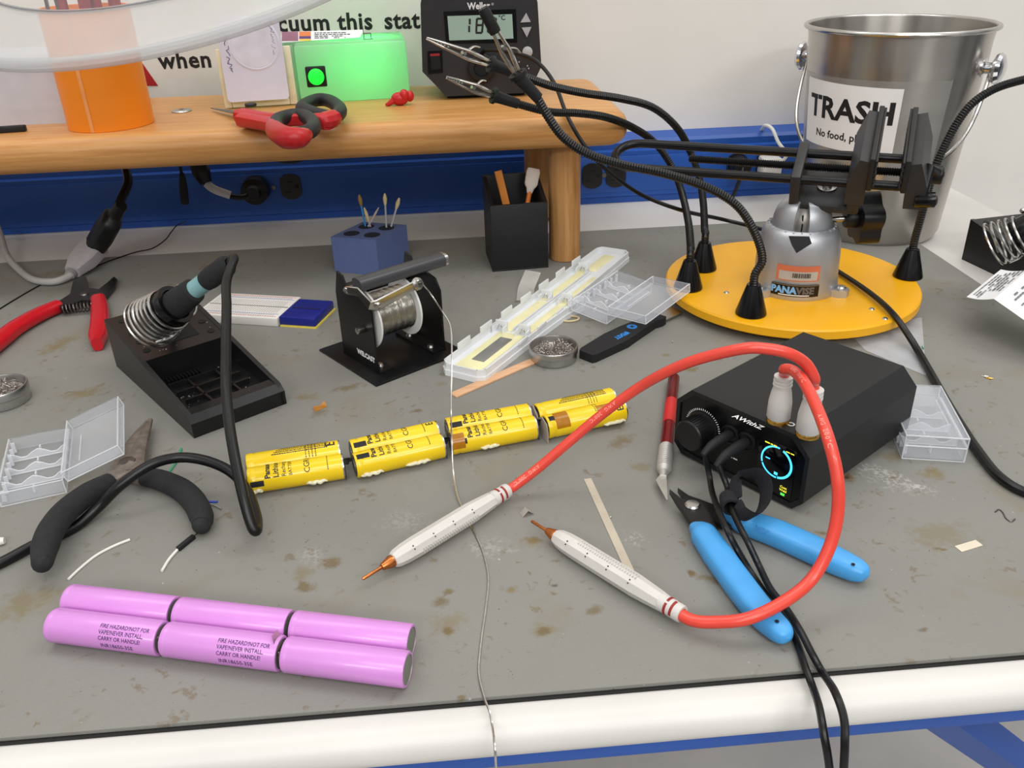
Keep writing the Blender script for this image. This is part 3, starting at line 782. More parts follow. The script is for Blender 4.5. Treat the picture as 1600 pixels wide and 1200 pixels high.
# lead with a white tag into the socket
t = thing('tagged_lead', 'black lead with a white tag sleeve plugged into the wall socket', 'cable', on(400, 293, RY))
mb = MB(); mb.tube([on(308, 240, 1115), on(314, 262, 1110), on(320, 284, 1106), on(335, 296, 1104), on(358, 306, 1106), on(380, 308, 1112), on(395, 300, 1122)], 3.6, n=10); part(t, 'cord', mb, CORD)
mb = MB(); mb.tube([on(308, 250, 1108), on(315, 270, 1103), on(322, 286, 1100)], [11, 11, 7], n=12, up=(0, -1, 0), h=[8, 8, 6], e=.7); part(t, 'connector', mb, BLACK_PL)
mb = MB(); mb.tube([on(322, 286, 1103), on(335, 296, 1103), on(360, 305, 1105)], 5.2, n=12); part(t, 'tag_sleeve', mb, mat('tag_white', (205, 200, 200), .6), 'white tag sleeve')
P = on(402, 293, RY)
mb = MB(); mb.lathe([(0, 0), (8, 0), (10, 6), (17, 10), (18, 24), (15, 27), (0, 27)], zframe(P + Vector((0, -32, 0)), (0, 1, 0)), 24); part(t, 'plug', mb, BLACK_PL)
# white charger by the can
t = thing('white_adapter', 'white power adapter plugged in behind the vise with a white cord', 'adapter', on(1195, 256, RY))
P = on(1196, 254, RY)
mb = MB(); mb.span((P.x - 13, RY - 30, P.z - 12), (P.x + 13, RY - 4.4, P.z + 12), bev=3); part(t, 'body', mb, WHITE_PL)
mb = MB(); mb.tube([P + Vector((6, -30, 4)), P + Vector((14, -36, 18)), on(1216, 222, 1118), on(1207, 202, 1130), on(1196, 196, 1145), on(1190, 203, 1162)], 2.3, n=8); part(t, 'cord', mb, WHITE_PL)
t = thing('black_plug', 'black plug in the wall socket behind the vise rods', 'plug', on(1150, 258, RY))
P = on(1152, 256, RY)
mb = MB(); mb.lathe([(0, 0), (11, 0), (13, 4), (13.5, 20), (0, 20)], zframe(P + Vector((0, -24.5, 0)), (0, 1, 0)), 20); part(t, 'body', mb, BLACK_PL)
mb = MB(); mb.tube([P + Vector((0, -23, 0)), P + Vector((-4, -30, -10)), P + Vector((-10, -22, -40)), P + Vector((-18, -14, -62))], 2.5, n=8); part(t, 'cord', mb, CORD)
# coil of black lead under the shelf
mb = MB()
Pc = on(455, 236, 1100)
for k in range(3): mb.tube([Pc + Vector(((26 + k) * math.cos(w), (14 + 2 * k) * math.sin(w), -6 + 2.2 * k + 3 * math.cos(w * 2))) for w in [2 * PI * i / 10 for i in range(10)]], 3.2, n=8, closed=True)
solo('coiled_lead', mb, CORD, 'coil of black lead tucked under the shelf above the sockets', 'cable', Pc)
# thin wire on the bench
mb = MB(); mb.tube([at(u, v, .7) for u, v in ((-15, 492), (20, 470), (60, 447), (85, 438), (130, 424), (170, 408), (212, 394), (238, 388))] + [on(258, 375, 1070), on(268, 362, 1100), on(277, 352, 1130), on(290, 346, 1138)], .75, n=6)
solo('thin_wire', mb, CORD, 'thin black wire running along the back of the bench', 'wire', at(130, 424))

# ------------------------------------------------------------------ steel trash can
CAN = Vector((502, 985, MZ))
BRUSH = mat('brushed_steel', (184, 180, 174), .3, 1.0, var=.02, scale=6, stretch=(1, 1, 30), aniso=.8)
def can_r(z): return 79 + (z - 10) * 14.5 / 190.0
t = thing('trash_can', 'brushed steel pail with a paper sign reading TRASH and a wire handle', 'trash can', CAN)
M = Matrix.Translation(CAN)
prof = [(0, 0), (68, 0), (75, 2.5), (79, 10)] + [(can_r(z), z) for z in (40, 80, 120, 160, 186)] + [(can_r(190) + .5, 192.5), (can_r(194) + .9, 197), (can_r(214), 218), (can_r(222) + 1, 231)]
inner = [(can_r(222) - .5, 231.6), (can_r(214) - 1.2, 218), (can_r(120) - 1.2, 120), (can_r(12) - 1.4, 12), (0, 4)]
mb = MB(); mb.lathe(prof + inner, M, 96); part(t, 'body', mb, BRUSH, angle=25)
mb = MB(); mb.lathe([(can_r(222) + 3 + 2.6 * math.cos(2 * PI * i / 14), 231.5 + 2.6 * math.sin(2 * PI * i / 14)) for i in range(15)], M, 96); part(t, 'rim', mb, STEEL)
cdir = Vector((-CAN.x, -CAN.y, 0)).normalized()
def can_frame(z, deg): return zframe(CAN + Vector((0, 0, z)), Matrix.Rotation(math.radians(deg), 3, 'Z') @ cdir, (-cdir.y, cdir.x, 0))
def canpatch(mb, a0, a1, z0, z1, lift, n=20, skew=0.0):
    vs, fs = [], []
    for i in range(n + 1):
        a = a0 + (a1 - a0) * i / n; d = Matrix.Rotation(math.radians(a), 3, 'Z') @ cdir
        for z in (z0, z1):
            zz = z + skew * (a - a0); vs.append(CAN + d * (can_r(zz) + lift) + Vector((0, 0, zz)))
    for i in range(n): fs.append((2 * i, 2 * i + 2, 2 * i + 3, 2 * i + 1))
    mb.add(vs, fs)
mb = MB(); canpatch(mb, -76, 40, 96, 186, .35); o = part(t, 'tape_film', mb, mat('clear_tape', (190, 190, 186), .3, alpha=.28))
mb = MB(); canpatch(mb, -67, 9, 111, 181, .6, skew=-.03); o = part(t, 'paper_sign', mb, PAPER)
def can_text(s, z, deg, cap, bold, sx):
    mb = MB(); r = can_r(z)
    mb.text(s, Matrix.Identity(4), cap, bold, 'CENTER', 0, ('y', r), sx=sx)
    out = MB(); ax = Vector((-cdir.y, cdir.x, 0))
    vs = []
    for v in mb.v:
        a = math.atan2(v.x, v.z); d = cdir * math.cos(a) + ax * math.sin(a)
        d = Matrix.Rotation(math.radians(deg), 3, 'Z') @ d
        zz = z + v.y; vs.append(CAN + d * (can_r(zz) + .75) + Vector((0, 0, zz)))
    out.add(vs, mb.f); return out
part(o, 'lettering', can_text('TRASH', 142, -27, 23.5, .03, 1.06), INK)
part(o, 'lettering', can_text('No food, please', 121, -27, 8.4, .022, 1.0), INK)
kax = Matrix.Rotation(math.radians(-46), 3, 'Z') @ Vector((1, 0, 0))
for s in (-1, 1):
    b = CAN + Vector((0, 0, 193)) + kax * (s * can_r(190))
    Mk = zframe(b, kax * s)
    mb = MB(); mb.lathe([(0, -2), (9.5, -2), (9.5, 1.5), (6, 3), (6, 8), (10, 9.5), (15, 12), (16.2, 15), (14, 18.5), (8, 20.8), (0, 21.4)], Mk, 32); part(t, 'knob', mb, CHROME)
dn = (Vector((0, 0, -1)) * .93 + Vector((kax.y, -kax.x, 0)) * .37).normalized()
mb = MB(); pts = []
for i in range(41):
    w = PI * i / 40; cs = math.cos(w)
    pts.append(CAN + Vector((0, 0, 190)) + kax * (cs * 101 + 12 * math.copysign(math.sin(2 * w) ** 2, cs) * .8) + dn * (math.sin(w) ** .85 * 124))
mb.tube(pts, 2.2, n=8, smooth=False); part(t, 'bail_handle', mb, STEEL, 'wire bail handle')

# ------------------------------------------------------------------ yellow disc with vise and flexible arms
YEL = mat('yellow_paint', (240, 174, 14), .36, var=.05, scale=14, bump=.1, bscale=500)
DC = Vector((328.7, 781.6, 0))
t = thing('round_base', 'round yellow board carrying a bench vise and four flexible arms', 'base', DC)
M = Matrix.Translation(DC)
mb = MB(); mb.lathe([(0, 8), (119, 8), (121, 9.5), (121, 16.5), (119.8, 18), (0, 18)], M, 96); part(t, 'board', mb, YEL)
mb = MB(); mb.lathe([(0, 0), (70, 0), (70, 8), (0, 8)], M, 48); part(t, 'turntable', mb, BLACK_PL, 'black turntable under the board')
for (u, v) in ((1362, 483), (1383, 498), (1135, 457), (1210, 464)):
    mb = MB(); mb.lathe([(0, 1.1), (2, .9), (2.6, 0)], Matrix.Translation(at(u, v, 18)), 12); part(t, 'screw', mb, STEEL)

ALU = mat('cast_aluminium', (186, 188, 192), .42, .75, var=.05, scale=60, bump=.1, bscale=1500)
VC = Vector((327, 766, 18))
t = thing('bench_vise', 'small bench vise with silver bell base, black rods and jaws bolted on the yellow board', 'vise', VC)
M = Matrix.Translation(VC)
mb = MB(); mb.lathe([(0, 0), (40, 0), (40.6, 2), (39.6, 9), (38.7, 16), (38.3, 34), (37.2, 48), (35.4, 56), (32.4, 61.5), (29, 63.2), (27.5, 61), (0, 60)], M, 64)
base = part(t, 'bell_base', mb, ALU)
for deg in (-42, 205, 80):
    Ml = M @ Matrix.Rotation(math.radians(deg), 4, 'Z')
    mb = MB(); mb.prism([(33, -9), (46, -8), (52, -4), (52, 4), (46, 8), (33, 9)], 0, 7, Ml, bev=1.2); o = part(t, 'lug', mb, ALU)
    mb = MB(); mb.lathe([(0, 10), (3.5, 9.5), (4.6, 7), (6, 7), (6, 7.8), (4.6, 7.9)], Ml @ Matrix.Translation(Vector((45, 0, 0))), 16); part(o, 'bolt', mb, STEEL)
vdir = Vector((-VC.x, -VC.y, 0)).normalized()
def vfr(z, deg): 
    d = Matrix.Rotation(math.radians(deg), 3, 'Z') @ vdir
    return frame(VC + Vector((0, 0, z)), (-d.y, d.x, 0), y=(0, 0, 1))
def wrap(mb, x0, x1, y0, y1, r, M, lift, n=14):
    vs, fs = [], []
    for i in range(n + 1):
        a = (x0 + (x1 - x0) * i / n) / r
        for y in (y0, y1): vs.append(((r + lift) * math.sin(a), y, (r + lift) * math.cos(a)))
    for i in range(n): fs.append((2 * i, 2 * i + 2, 2 * i + 3, 2 * i + 1))
    mb.add(vs, fs, M)
Mv = vfr(0, 4)
mb = MB(); wrap(mb, -20, 20, 19, 34, 38.5, Mv, .25); o = part(base, 'asset_label', mb, mat('label_orange', (200, 110, 76), .5))
mb = MB(); wrap(mb, -17.5, 18, 20, 28.5, 38.5, Mv, .4); part(o, 'label_panel', mb, mat('label_silver', (176, 170, 164), .4))
mb = MB(); rnd = random.Random(3); x = -5
while x < 11:
    w = rnd.choice((.35, .6, .9)); wrap(mb, x, x + w, 22.5, 27, 38.5, Mv, .55, 1); x += w + rnd.choice((.35, .6))
part(o, 'barcode', mb, INK)
mb = MB(); wrap(mb, -23.5, 21, 3.4, 16.2, 40.0, Mv, .3); o = part(base, 'name_plate', mb, BLACK_GLOSS)
mb = MB(); wrap(mb, -22.9, 20.4, 4.0, 4.4, 40.0, Mv, .42); wrap(mb, -22.9, 20.4, 15.2, 15.6, 40.0, Mv, .42); part(o, 'plate_line', mb, mat('plate_gold', (150, 130, 100), .4))
mb = MB(); mb.text('PANA', Mv @ Matrix.Translation(Vector((0, 7.4, 0))), 6.6, .05, 'RIGHT', .5, ('y', 40.0), sx=.98); part(o, 'lettering', mb, mat('name_blue', (120, 180, 236), .4))
mb = MB(); mb.text('VISE', Mv @ Matrix.Translation(Vector((0, 7.4, 0))), 6.6, .05, 'LEFT', .5, ('y', 40.0), sx=.98); part(o, 'lettering', mb, mat('name_grey', (92, 90, 92), .4))
mb = MB(); wrap(mb, -16, 12, 5.2, 6.2, 40.0, Mv, .5); part(o, 'motto_line', mb, INK_WHITE)
# black tape scrap on the shoulder
Mt = vfr(0, -2)
mb = MB(); mb.add([(-9, 60.5, 34.0), (9, 61.5, 33.4), (12, 56, 36.3), (0, 46, 37.6), (-5, 53, 36.6)], [(0, 1, 2, 3, 4)], Mt); part(base, 'tape_scrap', mb, BLACK_SOFT)
# raised ring lettering
mb = MB()
for i in range(26):
    w = 2 * PI * i / 26
    Mr = M @ Matrix.Rotation(w, 4, 'Z') @ Matrix.Translation(Vector((30.4, 0, 62.6))) @ Matrix.Rotation(math.radians(28), 4, 'Y')
    mb.box((0, 0, .4), (2.6 if i % 3 else 1.4, 1.3, .8), Mr, bev=.2)
part(base, 'raised_mark', mb, ALU)
# split ball
mb = MB()
pr = [(0, 52), (26.6, 52), (27, 62), (26.5, 70), (24, 78), (19.5, 84), (14, 86.5), (0, 87)]
wv = math.atan2(vdir.y, vdir.x)
mb.lathe(pr, M, 40, wv + .26, wv + 2 * PI - .26)
for s in (-1, 1):
    a = wv + s * .26; d = Vector((math.cos(a), math.sin(a), 0))
    mb.add([VC + Vector((0, 0, 52))] + [VC + d * r + Vector((0, 0, z)) for r, z in pr[1:]] , [tuple(range(len(pr)))])
part(t, 'split_ball', mb, ALU)
mb = MB(); mb.lathe([(0, 53), (22, 53), (21, 70), (15, 80), (9.5, 84), (9.5, 88), (0, 88)], M, 32); part(t, 'ball_stem', mb, STEEL_DARK)
mb = MB(); q = VC + vdir * 21.2; mb.tube([q + Vector((0, 0, 54)), q + Vector((.6, 0, 66)), q - vdir * 3 + Vector((0, 0, 76))], .8, n=6); part(t, 'split_line', mb, BLACK_PL)
# clamp knob
kd = Vector((.985, -.1, .02)).normalized(); k0 = VC + Vector((26.4, -2, 66))
mb = MB(); 
mb.tube([k0 - kd * 2] + [k0 + kd * x for x in (2, 4, 6, 8, 10, 12, 14)], 3.0, n=12, smooth=False); part(t, 'clamp_screw', mb, STEEL)
Mk = zframe(k0 + kd * 13, kd, (0, 0, 1))
star = [((22 + 2.8 * math.cos(5 * w)) * math.cos(w), (22 + 2.8 * math.cos(5 * w)) * math.sin(w)) for w in [2 * PI * i / 60 for i in range(60)]]
mb = MB(); mb.prism(star, 10, 29, Mk, bev=1.5); mb.lathe([(0, 0), (8, 0), (9, 2), (9, 10), (0, 10)], Mk, 24); part(t, 'clamp_knob', mb, BLACK_PL)
# head: two rods, screw, jaws
N1, N2 = at(985, 262, 126), at(1415, 292, 126)
F1 = at(1100, 230, 141)
X = (N2 - N1).normalized(); Y = (F1 - N1); Y = (Y - Y.dot(X) * X); SEP = Y.length
H = frame(N1, X, y=Y)
def hx(u, v, z=126): return (at(u, v, z) - N1).dot(X)
XL, XJ, XR, XE = hx(1243, 285), hx(1338, 290), hx(1412, 292), hx(1425, 292)
RODM = mat('black_oxide_rod', (34, 33, 34), .3, .6, var=.1)
JAW = mat('jaw_grey', (38, 37, 38), .5, var=.12, scale=70)
JAWR = mat('jaw_rubber', (20, 20, 21), .6, var=.15)
arc = [(SEP / 2 * -math.sin(w), SEP / 2 - SEP / 2 * math.cos(w), 0) for w in [PI * i / 16 for i in range(17)]]
mb = MB(); mb.tube([(XE, 0, 0), (XJ, 0, 0), (20, 0, 0)] + arc + [(20, SEP, 0), (XJ, SEP, 0), (XE, SEP, 0)], 4.2, n=12, smooth=False, M=H); part(t, 'guide_rod', mb, RODM, angle=60)
xs = hx(1072, 265)
mb = MB(); n = int((XR - xs) / 1.0)
mb.tube([(xs + i * 1.0, SEP / 2, 0) for i in range(n + 1)], [3.9 if i % 2 else 2.9 for i in range(n + 1)], n=12, smooth=False, M=H); part(t, 'lead_screw', mb, RODM, angle=20)
mb = MB()
mb.span((XL - 5, -8, -28), (XL + 4, SEP + 8, 8), H, bev=2)
mb.span((XJ - 6, -8, -28), (XJ + 5, SEP + 8, 6), H, bev=2)
mb.span((XL - 5, -8, -30), (XJ + 5, SEP + 8, -21), H, bev=4)
part(t, 'head_bracket', mb, JAW)
sc = H @ Matrix.Translation(Vector(((XL + XJ) / 2, SEP / 2, -21)))
mb = MB(); mb.lathe([(0, 0), (9, 0), (9, 2), (5, 2.4), (5, 7), (0, 7)], sc, 20); part(t, 'head_bolt', mb, STEEL)
def jaw(x, s, nm):
    m = MB(); pr = [(-8, -15), (8, -15), (8, 6), (9, 30), (0, 32), (-8, 8)]
    m.prism([(x + s * a, b) for a, b in pr], -11, SEP + 25, H @ Matrix(((1, 0, 0, 0), (0, 0, 1, 0), (0, 1, 0, 0), (0, 0, 0, 1))), bev=1.6)
    o = part(t, 'jaw', m, JAW)
    m = MB(); m.span((x + s * 8, -13, 2), (x + s * 12.5, SEP + 29, 35), H, bev=1)
    for k in range(5): m.span((x + s * 12.4, -13, 5 + k * 6.2), (x + s * 14.6, SEP + 29, 8.4 + k * 6.2), H, bev=.6)
    part(o, 'jaw_pad', m, JAWR)
jaw(XJ, 1, 'jaw'); jaw(XR + 10, -1, 'jaw')
# crank on the screw's end
c0 = Vector((XR + 22, SEP / 2, 0))
mb = MB(); mb.cyl(8, -6, 8, H @ zframe(c0, (1, 0, 0)), 20, 1); mb.tube([H @ (c0 + Vector((4, 0, 0))), on(1452, 262, 712), on(1441, 306, 706)], [6, 5, 4.5], n=10, smooth=False); o = part(t, 'crank', mb, BLACK_PL)
a, b = on(1428, 313, 704), on(1464, 312, 698)
mb = MB(); mb.tube([a, a.lerp(b, .08), a.lerp(b, .45), a.lerp(b, .5), a.lerp(b, .9), b], [5, 6, 6, 6.6, 6.6, 4], n=16, smooth=False); part(o, 'crank_grip', mb, BLACK_GLOSS)

# flexible arms
def clip_tool(root, p, d, L, up=(0, 0, 1), sleeve=False):
    """Alligator clip of length L from p along d."""
    d = Vector(d).normalized(); s = d.cross(Vector(up)).normalized(); u = s.cross(d)
    o = None
    for k, g in ((1, 1.0), (-1, 1.0)):
        m = MB()
        P = [p + u * (k * a) + d * (L * b) for a, b in ((1.8, .0), (2.6, .18), (3.3, .34), (2.7, .5), (1.7, .75), (.6, 1.0))]
        m.tube(P, [3.0, 4.4, 4.4, 3.6, 2.8, 1.6], n=10, up=u, h=[1.5, 1.7, 1.5, 1.3, 1.2, .8])
        if k > 0: m.tube([p + u * 4.6 + d * (L * .36), p + u * 8.5 + d * (L * .30), p + u * 9.5 + d * (L * .22)], 2.6, n=8, up=d, h=.7)
        else:
            for j in range(6): m.box((0, 0, 0), (1.2, 2.4, 1.2), frame(p + d * (L * (.66 + j * .055)) + u * .2, d, y=s))
        part(root, 'clip_jaw', m, STEEL)
    m = MB(); m.cyl(1.6, -3.6, 3.6, zframe(p + d * (L * .42), s), 10); part(root, 'clip_pin', m, STEEL)
    if sleeve:
        m = MB(); m.tube([p + d * (L * .66), p + d * (L * .7), p + d * (L * .98), p + d * L * 1.05], [4.4, 4.8, 4.6, 4.0], n=12, smooth=False); part(root, 'clip_sleeve', m, BLACK_RUBBER)
def arm(label, cone, pts, tip, L, sleeve=False):
    b = at(cone[0], cone[1], 18)
    root = thing('flexible_arm', label, 'flexible arm', b, 'flexible arms on the yellow board')
    m = MB(); m.lathe([(0, 0), (13.5, 0), (14, 1), (13.6, 3), (6.8, 26), (6, 28.5), (0, 28.5)], Matrix.Translation(b), 28); part(root, 'cone_foot', m, BLACK_GLOSS)
    P = [b + Vector((0, 0, 25)), b + Vector((0, 0, 38))] + [on(*p) for p in pts]
    m = MB(); m.ribbed(P, 4.0, 2.3, .6, 10); part(root, 'neck', m, CORD, angle=15)
    if tip is not None:
        e = P[-1]; g = on(*tip); d = (g - e).normalized()
        d0 = (P[-1] - P[-2]).normalized()
        m = MB(); m.tube([e - d0 * 22, e - d0 * 4, e, e + d * 4], [4.6, 5.4, 5.8, 5.2], n=14); m.lathe([(5, -1.4), (7.6, -1.4), (7.6, 1.4), (5, 1.4)], zframe(e + d * 3, d), 20); part(root, 'socket_sleeve', m, BLACK_RUBBER)
        clip_tool(root, e + d * 5, d, (g - e).length - 5 if not L else L, sleeve=sleeve)
arm('flexible arm whose black-sleeved clip points up before the station display', (1173, 490),
    [(1191, 405, 706), (1180, 365, 709), (1152, 322, 714), (1105, 293, 718), (1040, 272, 720), (970, 257, 722), (918, 240, 722), (880, 214, 722), (855, 180, 722), (836, 148, 722), (812, 122, 721)], (757, 18, 716), 0, True)
arm('flexible arm with the lower bare clip, its foot nearest the clear box lid', (1075, 450),
    [(1079, 382, 795), (1076, 350, 840), (1069, 315, 895), (1060, 285, 930), (1046, 254, 945), (1022, 222, 940), (990, 200, 905), (950, 184, 862), (905, 177, 850), (860, 175, 842), (815, 164, 836), (776, 151, 832)], (698, 121, 820), 0)
arm('flexible arm with the higher bare clip, its foot at the rear of the yellow board', (1098, 420),
    [(1101, 358, 845), (1099, 318, 880), (1093, 280, 910), (1080, 240, 925), (1058, 200, 900), (1020, 168, 885), (970, 154, 866), (910, 145, 850), (860, 134, 838), (815, 118, 828), (772, 102, 820)], (667, 60, 800), 0)
arm('flexible arm rising past the trash can, its cone foot beneath the vise crank', (1418, 432),
    [(1436, 350, 774), (1448, 305, 778), (1460, 265, 781), (1474, 232, 784), (1493, 196, 787), (1518, 163, 789), (1552, 140, 790), (1594, 126, 792), (1660, 112, 794)], None, 0)

# ------------------------------------------------------------------ soldering stands
STAND = mat('stand_black', (19, 19, 20), .34, spec=.4, var=.2, scale=120, bump=.15, bscale=1800)
def stand(M, label, turns, coilpos, coildir):
    root = thing('soldering_stand', label, 'soldering iron stand', M)
    S = Matrix(((0, 0, 1, 0), (1, 0, 0, 0), (0, 1, 0, 0), (0, 0, 0, 1)))
    W = 78; D = 168; zt = lambda y: 16.5 + 29 * y / D
    m = MB(); side = [(-2, 0), (D, 0), (D, zt(D)), (4, zt(4)), (-2, 12)]
    m.prism(side, 0, 4, M @ S, bev=1); m.prism(side, W - 4, W, M @ S, bev=1)
    m.prism([(-2, 0), (14, 0), (14, 17.6), (4, 17), (-2, 12)], 2, W - 2, M @ S, bev=1)
    m.span((3, 10, .5), (W - 3, D, 9), M)
    m.prism([(90, 5), (D, 5), (D, zt(D) - .5), (90, zt(90) - .5)], 3, W - 3, M @ S)
    body = part(root, 'base', m, STAND)
    m = MB()
    for x in (28, 52): m.span((x - 1, 20, 8), (x + 1, 72, 13.5), M)
    for y in (20, 37, 54, 72): m.span((12, y - 1, 8), (W - 12, y + 1, 13.5), M)
    for x in range(10): m.span((14 + x * 3, 76, 8), (15.4 + x * 3, 84, 14), M)
    part(body, 'tray_rib', m, STAND)
    m = MB()
    sl = 29 / D
    for x, y in ((11, 104), (11, 119), (11, 134), (67, 104), (67, 122), (67, 140), (67, 155), (12, 158)):
        z = zt(y) - .4; m.cyl(3.2, 0, .5, M @ Matrix.Translation(Vector((x, y, z - .2))) @ Matrix.Rotation(math.atan(sl), 4, 'X'), 16)
    m.prism([(22, 106), (57, 106), (57, 142), (22, 142)], -.2, .12, M @ Matrix.Translation(Vector((0, 0, zt(0) - .35))) @ Matrix.Rotation(math.atan(sl), 4, 'X'))
    part(body, 'hole', m, mat('hole_black', (6, 6, 6), .8))
    m = MB(); rnd = random.Random(9)
    for k in range(70):
        if rnd.random() < .6: x, y, z = rnd.uniform(8, 72), rnd.uniform(18, 84), 9.2
        else: x = rnd.uniform(8, 72); y = rnd.uniform(94, 160); z = zt(y) - .4
        z += 0
        m.ball((x, y, z), rnd.uniform(.3, .75), 6, 4, (1, 1, .6), M)
    part(body, 'solder_speck', m, SOLDER, stuff=True)
    m = MB(); m.text('Weller', M @ frame((24, -.9, 5), (1, 0, 0), y=(0, .35, 1)), 6.5, .03, 'CENTER', .5); part(body, 'lettering', m, STAND, 'embossed name on the front lip')
    if coilpos is not None:
        C = zframe(coilpos, coildir)
        m = MB(); m.coil(C, 22, 17.5, -24, 6, turns, 1.15); m.tube([C @ Vector((17.5, 0, 6)), C @ Vector((19, 8, 12)), C @ Vector((13, 18, 15)), C @ Vector((2, 23, 10))], 1.4, n=8); m.ball(C @ Vector((2, 23, 10)), 2.8)
        m.tube([C @ Vector((17.5, -2, 4)), C @ Vector((12, -16, -4)), C @ Vector((5, -21, -14))], 1.4, n=8)
        part(root, 'coil', m, STEEL)
        m = MB(); m.lathe([(14.5, -4), (17, 12), (16.5, 14.5), (13, 14.5), (12, -4), (14.5, -4)], C, 32)
        part(root, 'coil_collar', m, BLACK_GLOSS)
        m = MB(); p = C @ Vector((0, 0, 4)) + Vector((0, 0, -15)); f = M @ Vector((46, 150, zt(150) - 1)); m.tube([p, f.lerp(p, .4), f], [3.5, 4.5, 6], n=8); part(root, 'coil_arm', m, STAND)
    return root
SM = rotz((-208, 580, 0), 36.5)
ia, ib = at(258, 488, 68), at(350, 418, 110)
idir = (ib - ia).normalized()
stand(SM, 'black sloped soldering stand with the iron resting in its coil beside the white breadboard', 7, ia, idir)
C = zframe(ia, idir)
t = thing('soldering_iron', 'black soldering iron with a pale teal band resting in the coil holder', 'soldering iron', ia)
L = (ib - ia).length
m = MB(); m.lathe([(0, -24), (1.2, -22), (2.6, -16), (3, -8), (5, -6), (5, 2), (0, 2)], C, 20); part(t, 'tip', m, STEEL_DARK)
FOAM = mat('foam_grip', (32, 32, 34), .85, var=.2, scale=300, bump=.4, bscale=2600)
m = MB(); m.lathe([(0, -2), (10, -2), (11.8, 2), (11.8, 14), (11, L * .36), (10, L * .5), (8, L * .515), (0, L * .515)], C, 28); part(t, 'grip', m, FOAM)
m = MB(); m.lathe([(0, L * .48), (7.4, L * .48), (7.4, L * .72), (0, L * .72)], C, 28); part(t, 'band', m, mat('teal_band', (132, 176, 180), .5), 'pale teal band')
m = MB(); m.lathe([(0, L * .7), (7.8, L * .7), (8.6, L * .78), (8.4, L * 1.04), (6.8, L * 1.08), (4.4, L * 1.09), (4, L * 1.04), (0, L * 1.04)], C, 28); part(t, 'end_cap', m, FOAM)
e = C @ Vector((0, 0, L * 1.06))
m = MB(); m.tube([e, e + idir * 8 + Vector((0, 0, 1)), at(354, 440, 108), at(354, 480, 100), at(353, 540, 86), at(353, 600, 74), at(358, 660, 60), at(368, 720, 46), at(381, 778, 31), at(394, 822, 17), at(401, 828, 13), at(400, 806, 12), at(386, 766, 15), at(360, 737, 20),
          at(322, 720, 25), at(280, 715, 28), at(236, 726, 29), at(190, 757, 22), at(156, 790, 10), at(122, 820, 3.8), at(90, 837, 3.6), at(55, 851, 3.5), at(0, 880, 3.3), at(-60, 905, 3.3)], 3.5, n=12, sub=8); part(t, 'cord', m, CORD)

stand(rotz((583, 700, MZ), 9), 'black soldering stand with an empty coil behind the folded leaflet on the white worktop', 5, at(1590, 368, 62), Vector((.62, -.45, .5)))

# ------------------------------------------------------------------ folded leaflet
R1, L1 = at(1553, 467, 44), at(1510, 464, 32)
rd = at(1604, 424, 48) - R1; rd.normalize()
Qd = (at(1600, 503, 33) - R1)
qn = 44 / 11.0
Q1 = R1 + Qd * qn; Q1.z = .3
mb = MB(); Lr = 78
def sheet(a, b, n=8, bow=0.0):
    vs, fs = [], []
    for i in range(n + 1):
        p = a.lerp(b, i / n) + Vector((0, 0, bow * math.sin(PI * i / n)))
        vs += [p, p + rd * Lr]
    for i in range(n): fs.append((2 * i, 2 * i + 1, 2 * i + 3, 2 * i + 2))
    return vs, fs
t = thing('leaflet', 'folded white printed leaflet standing tented before the second soldering stand', 'leaflet', R1)
v_, f_ = sheet(L1, R1, bow=-1.5); mb.add(v_, f_); v_, f_ = sheet(R1, Q1, bow=2); mb.add(v_, f_); part(t, 'paper', mb, PAPER)
mb = MB()
nz_ = rd.cross(R1 - L1); nz_ = nz_ if nz_.z > 0 else -nz_
Mp = frame(L1.lerp(R1, .5) + rd * 38 + Vector((0, 0, -1.0)), -rd, z=nz_)
mb.scribble(Mp, 66, (R1 - L1).length * .9, 9, random.Random(2), lift=.5)
nz_ = rd.cross(Q1 - R1); nz_ = nz_ if nz_.z > 0 else -nz_
Mp = frame(R1.lerp(Q1, .12) + rd * 38 + Vector((0, 0, .9)), -rd, z=nz_)
mb.scribble(Mp, 50, 14, 4, random.Random(3), lift=.6)
part(t, 'printed_lines', mb, mat('grey_ink', (110, 110, 114), .7))

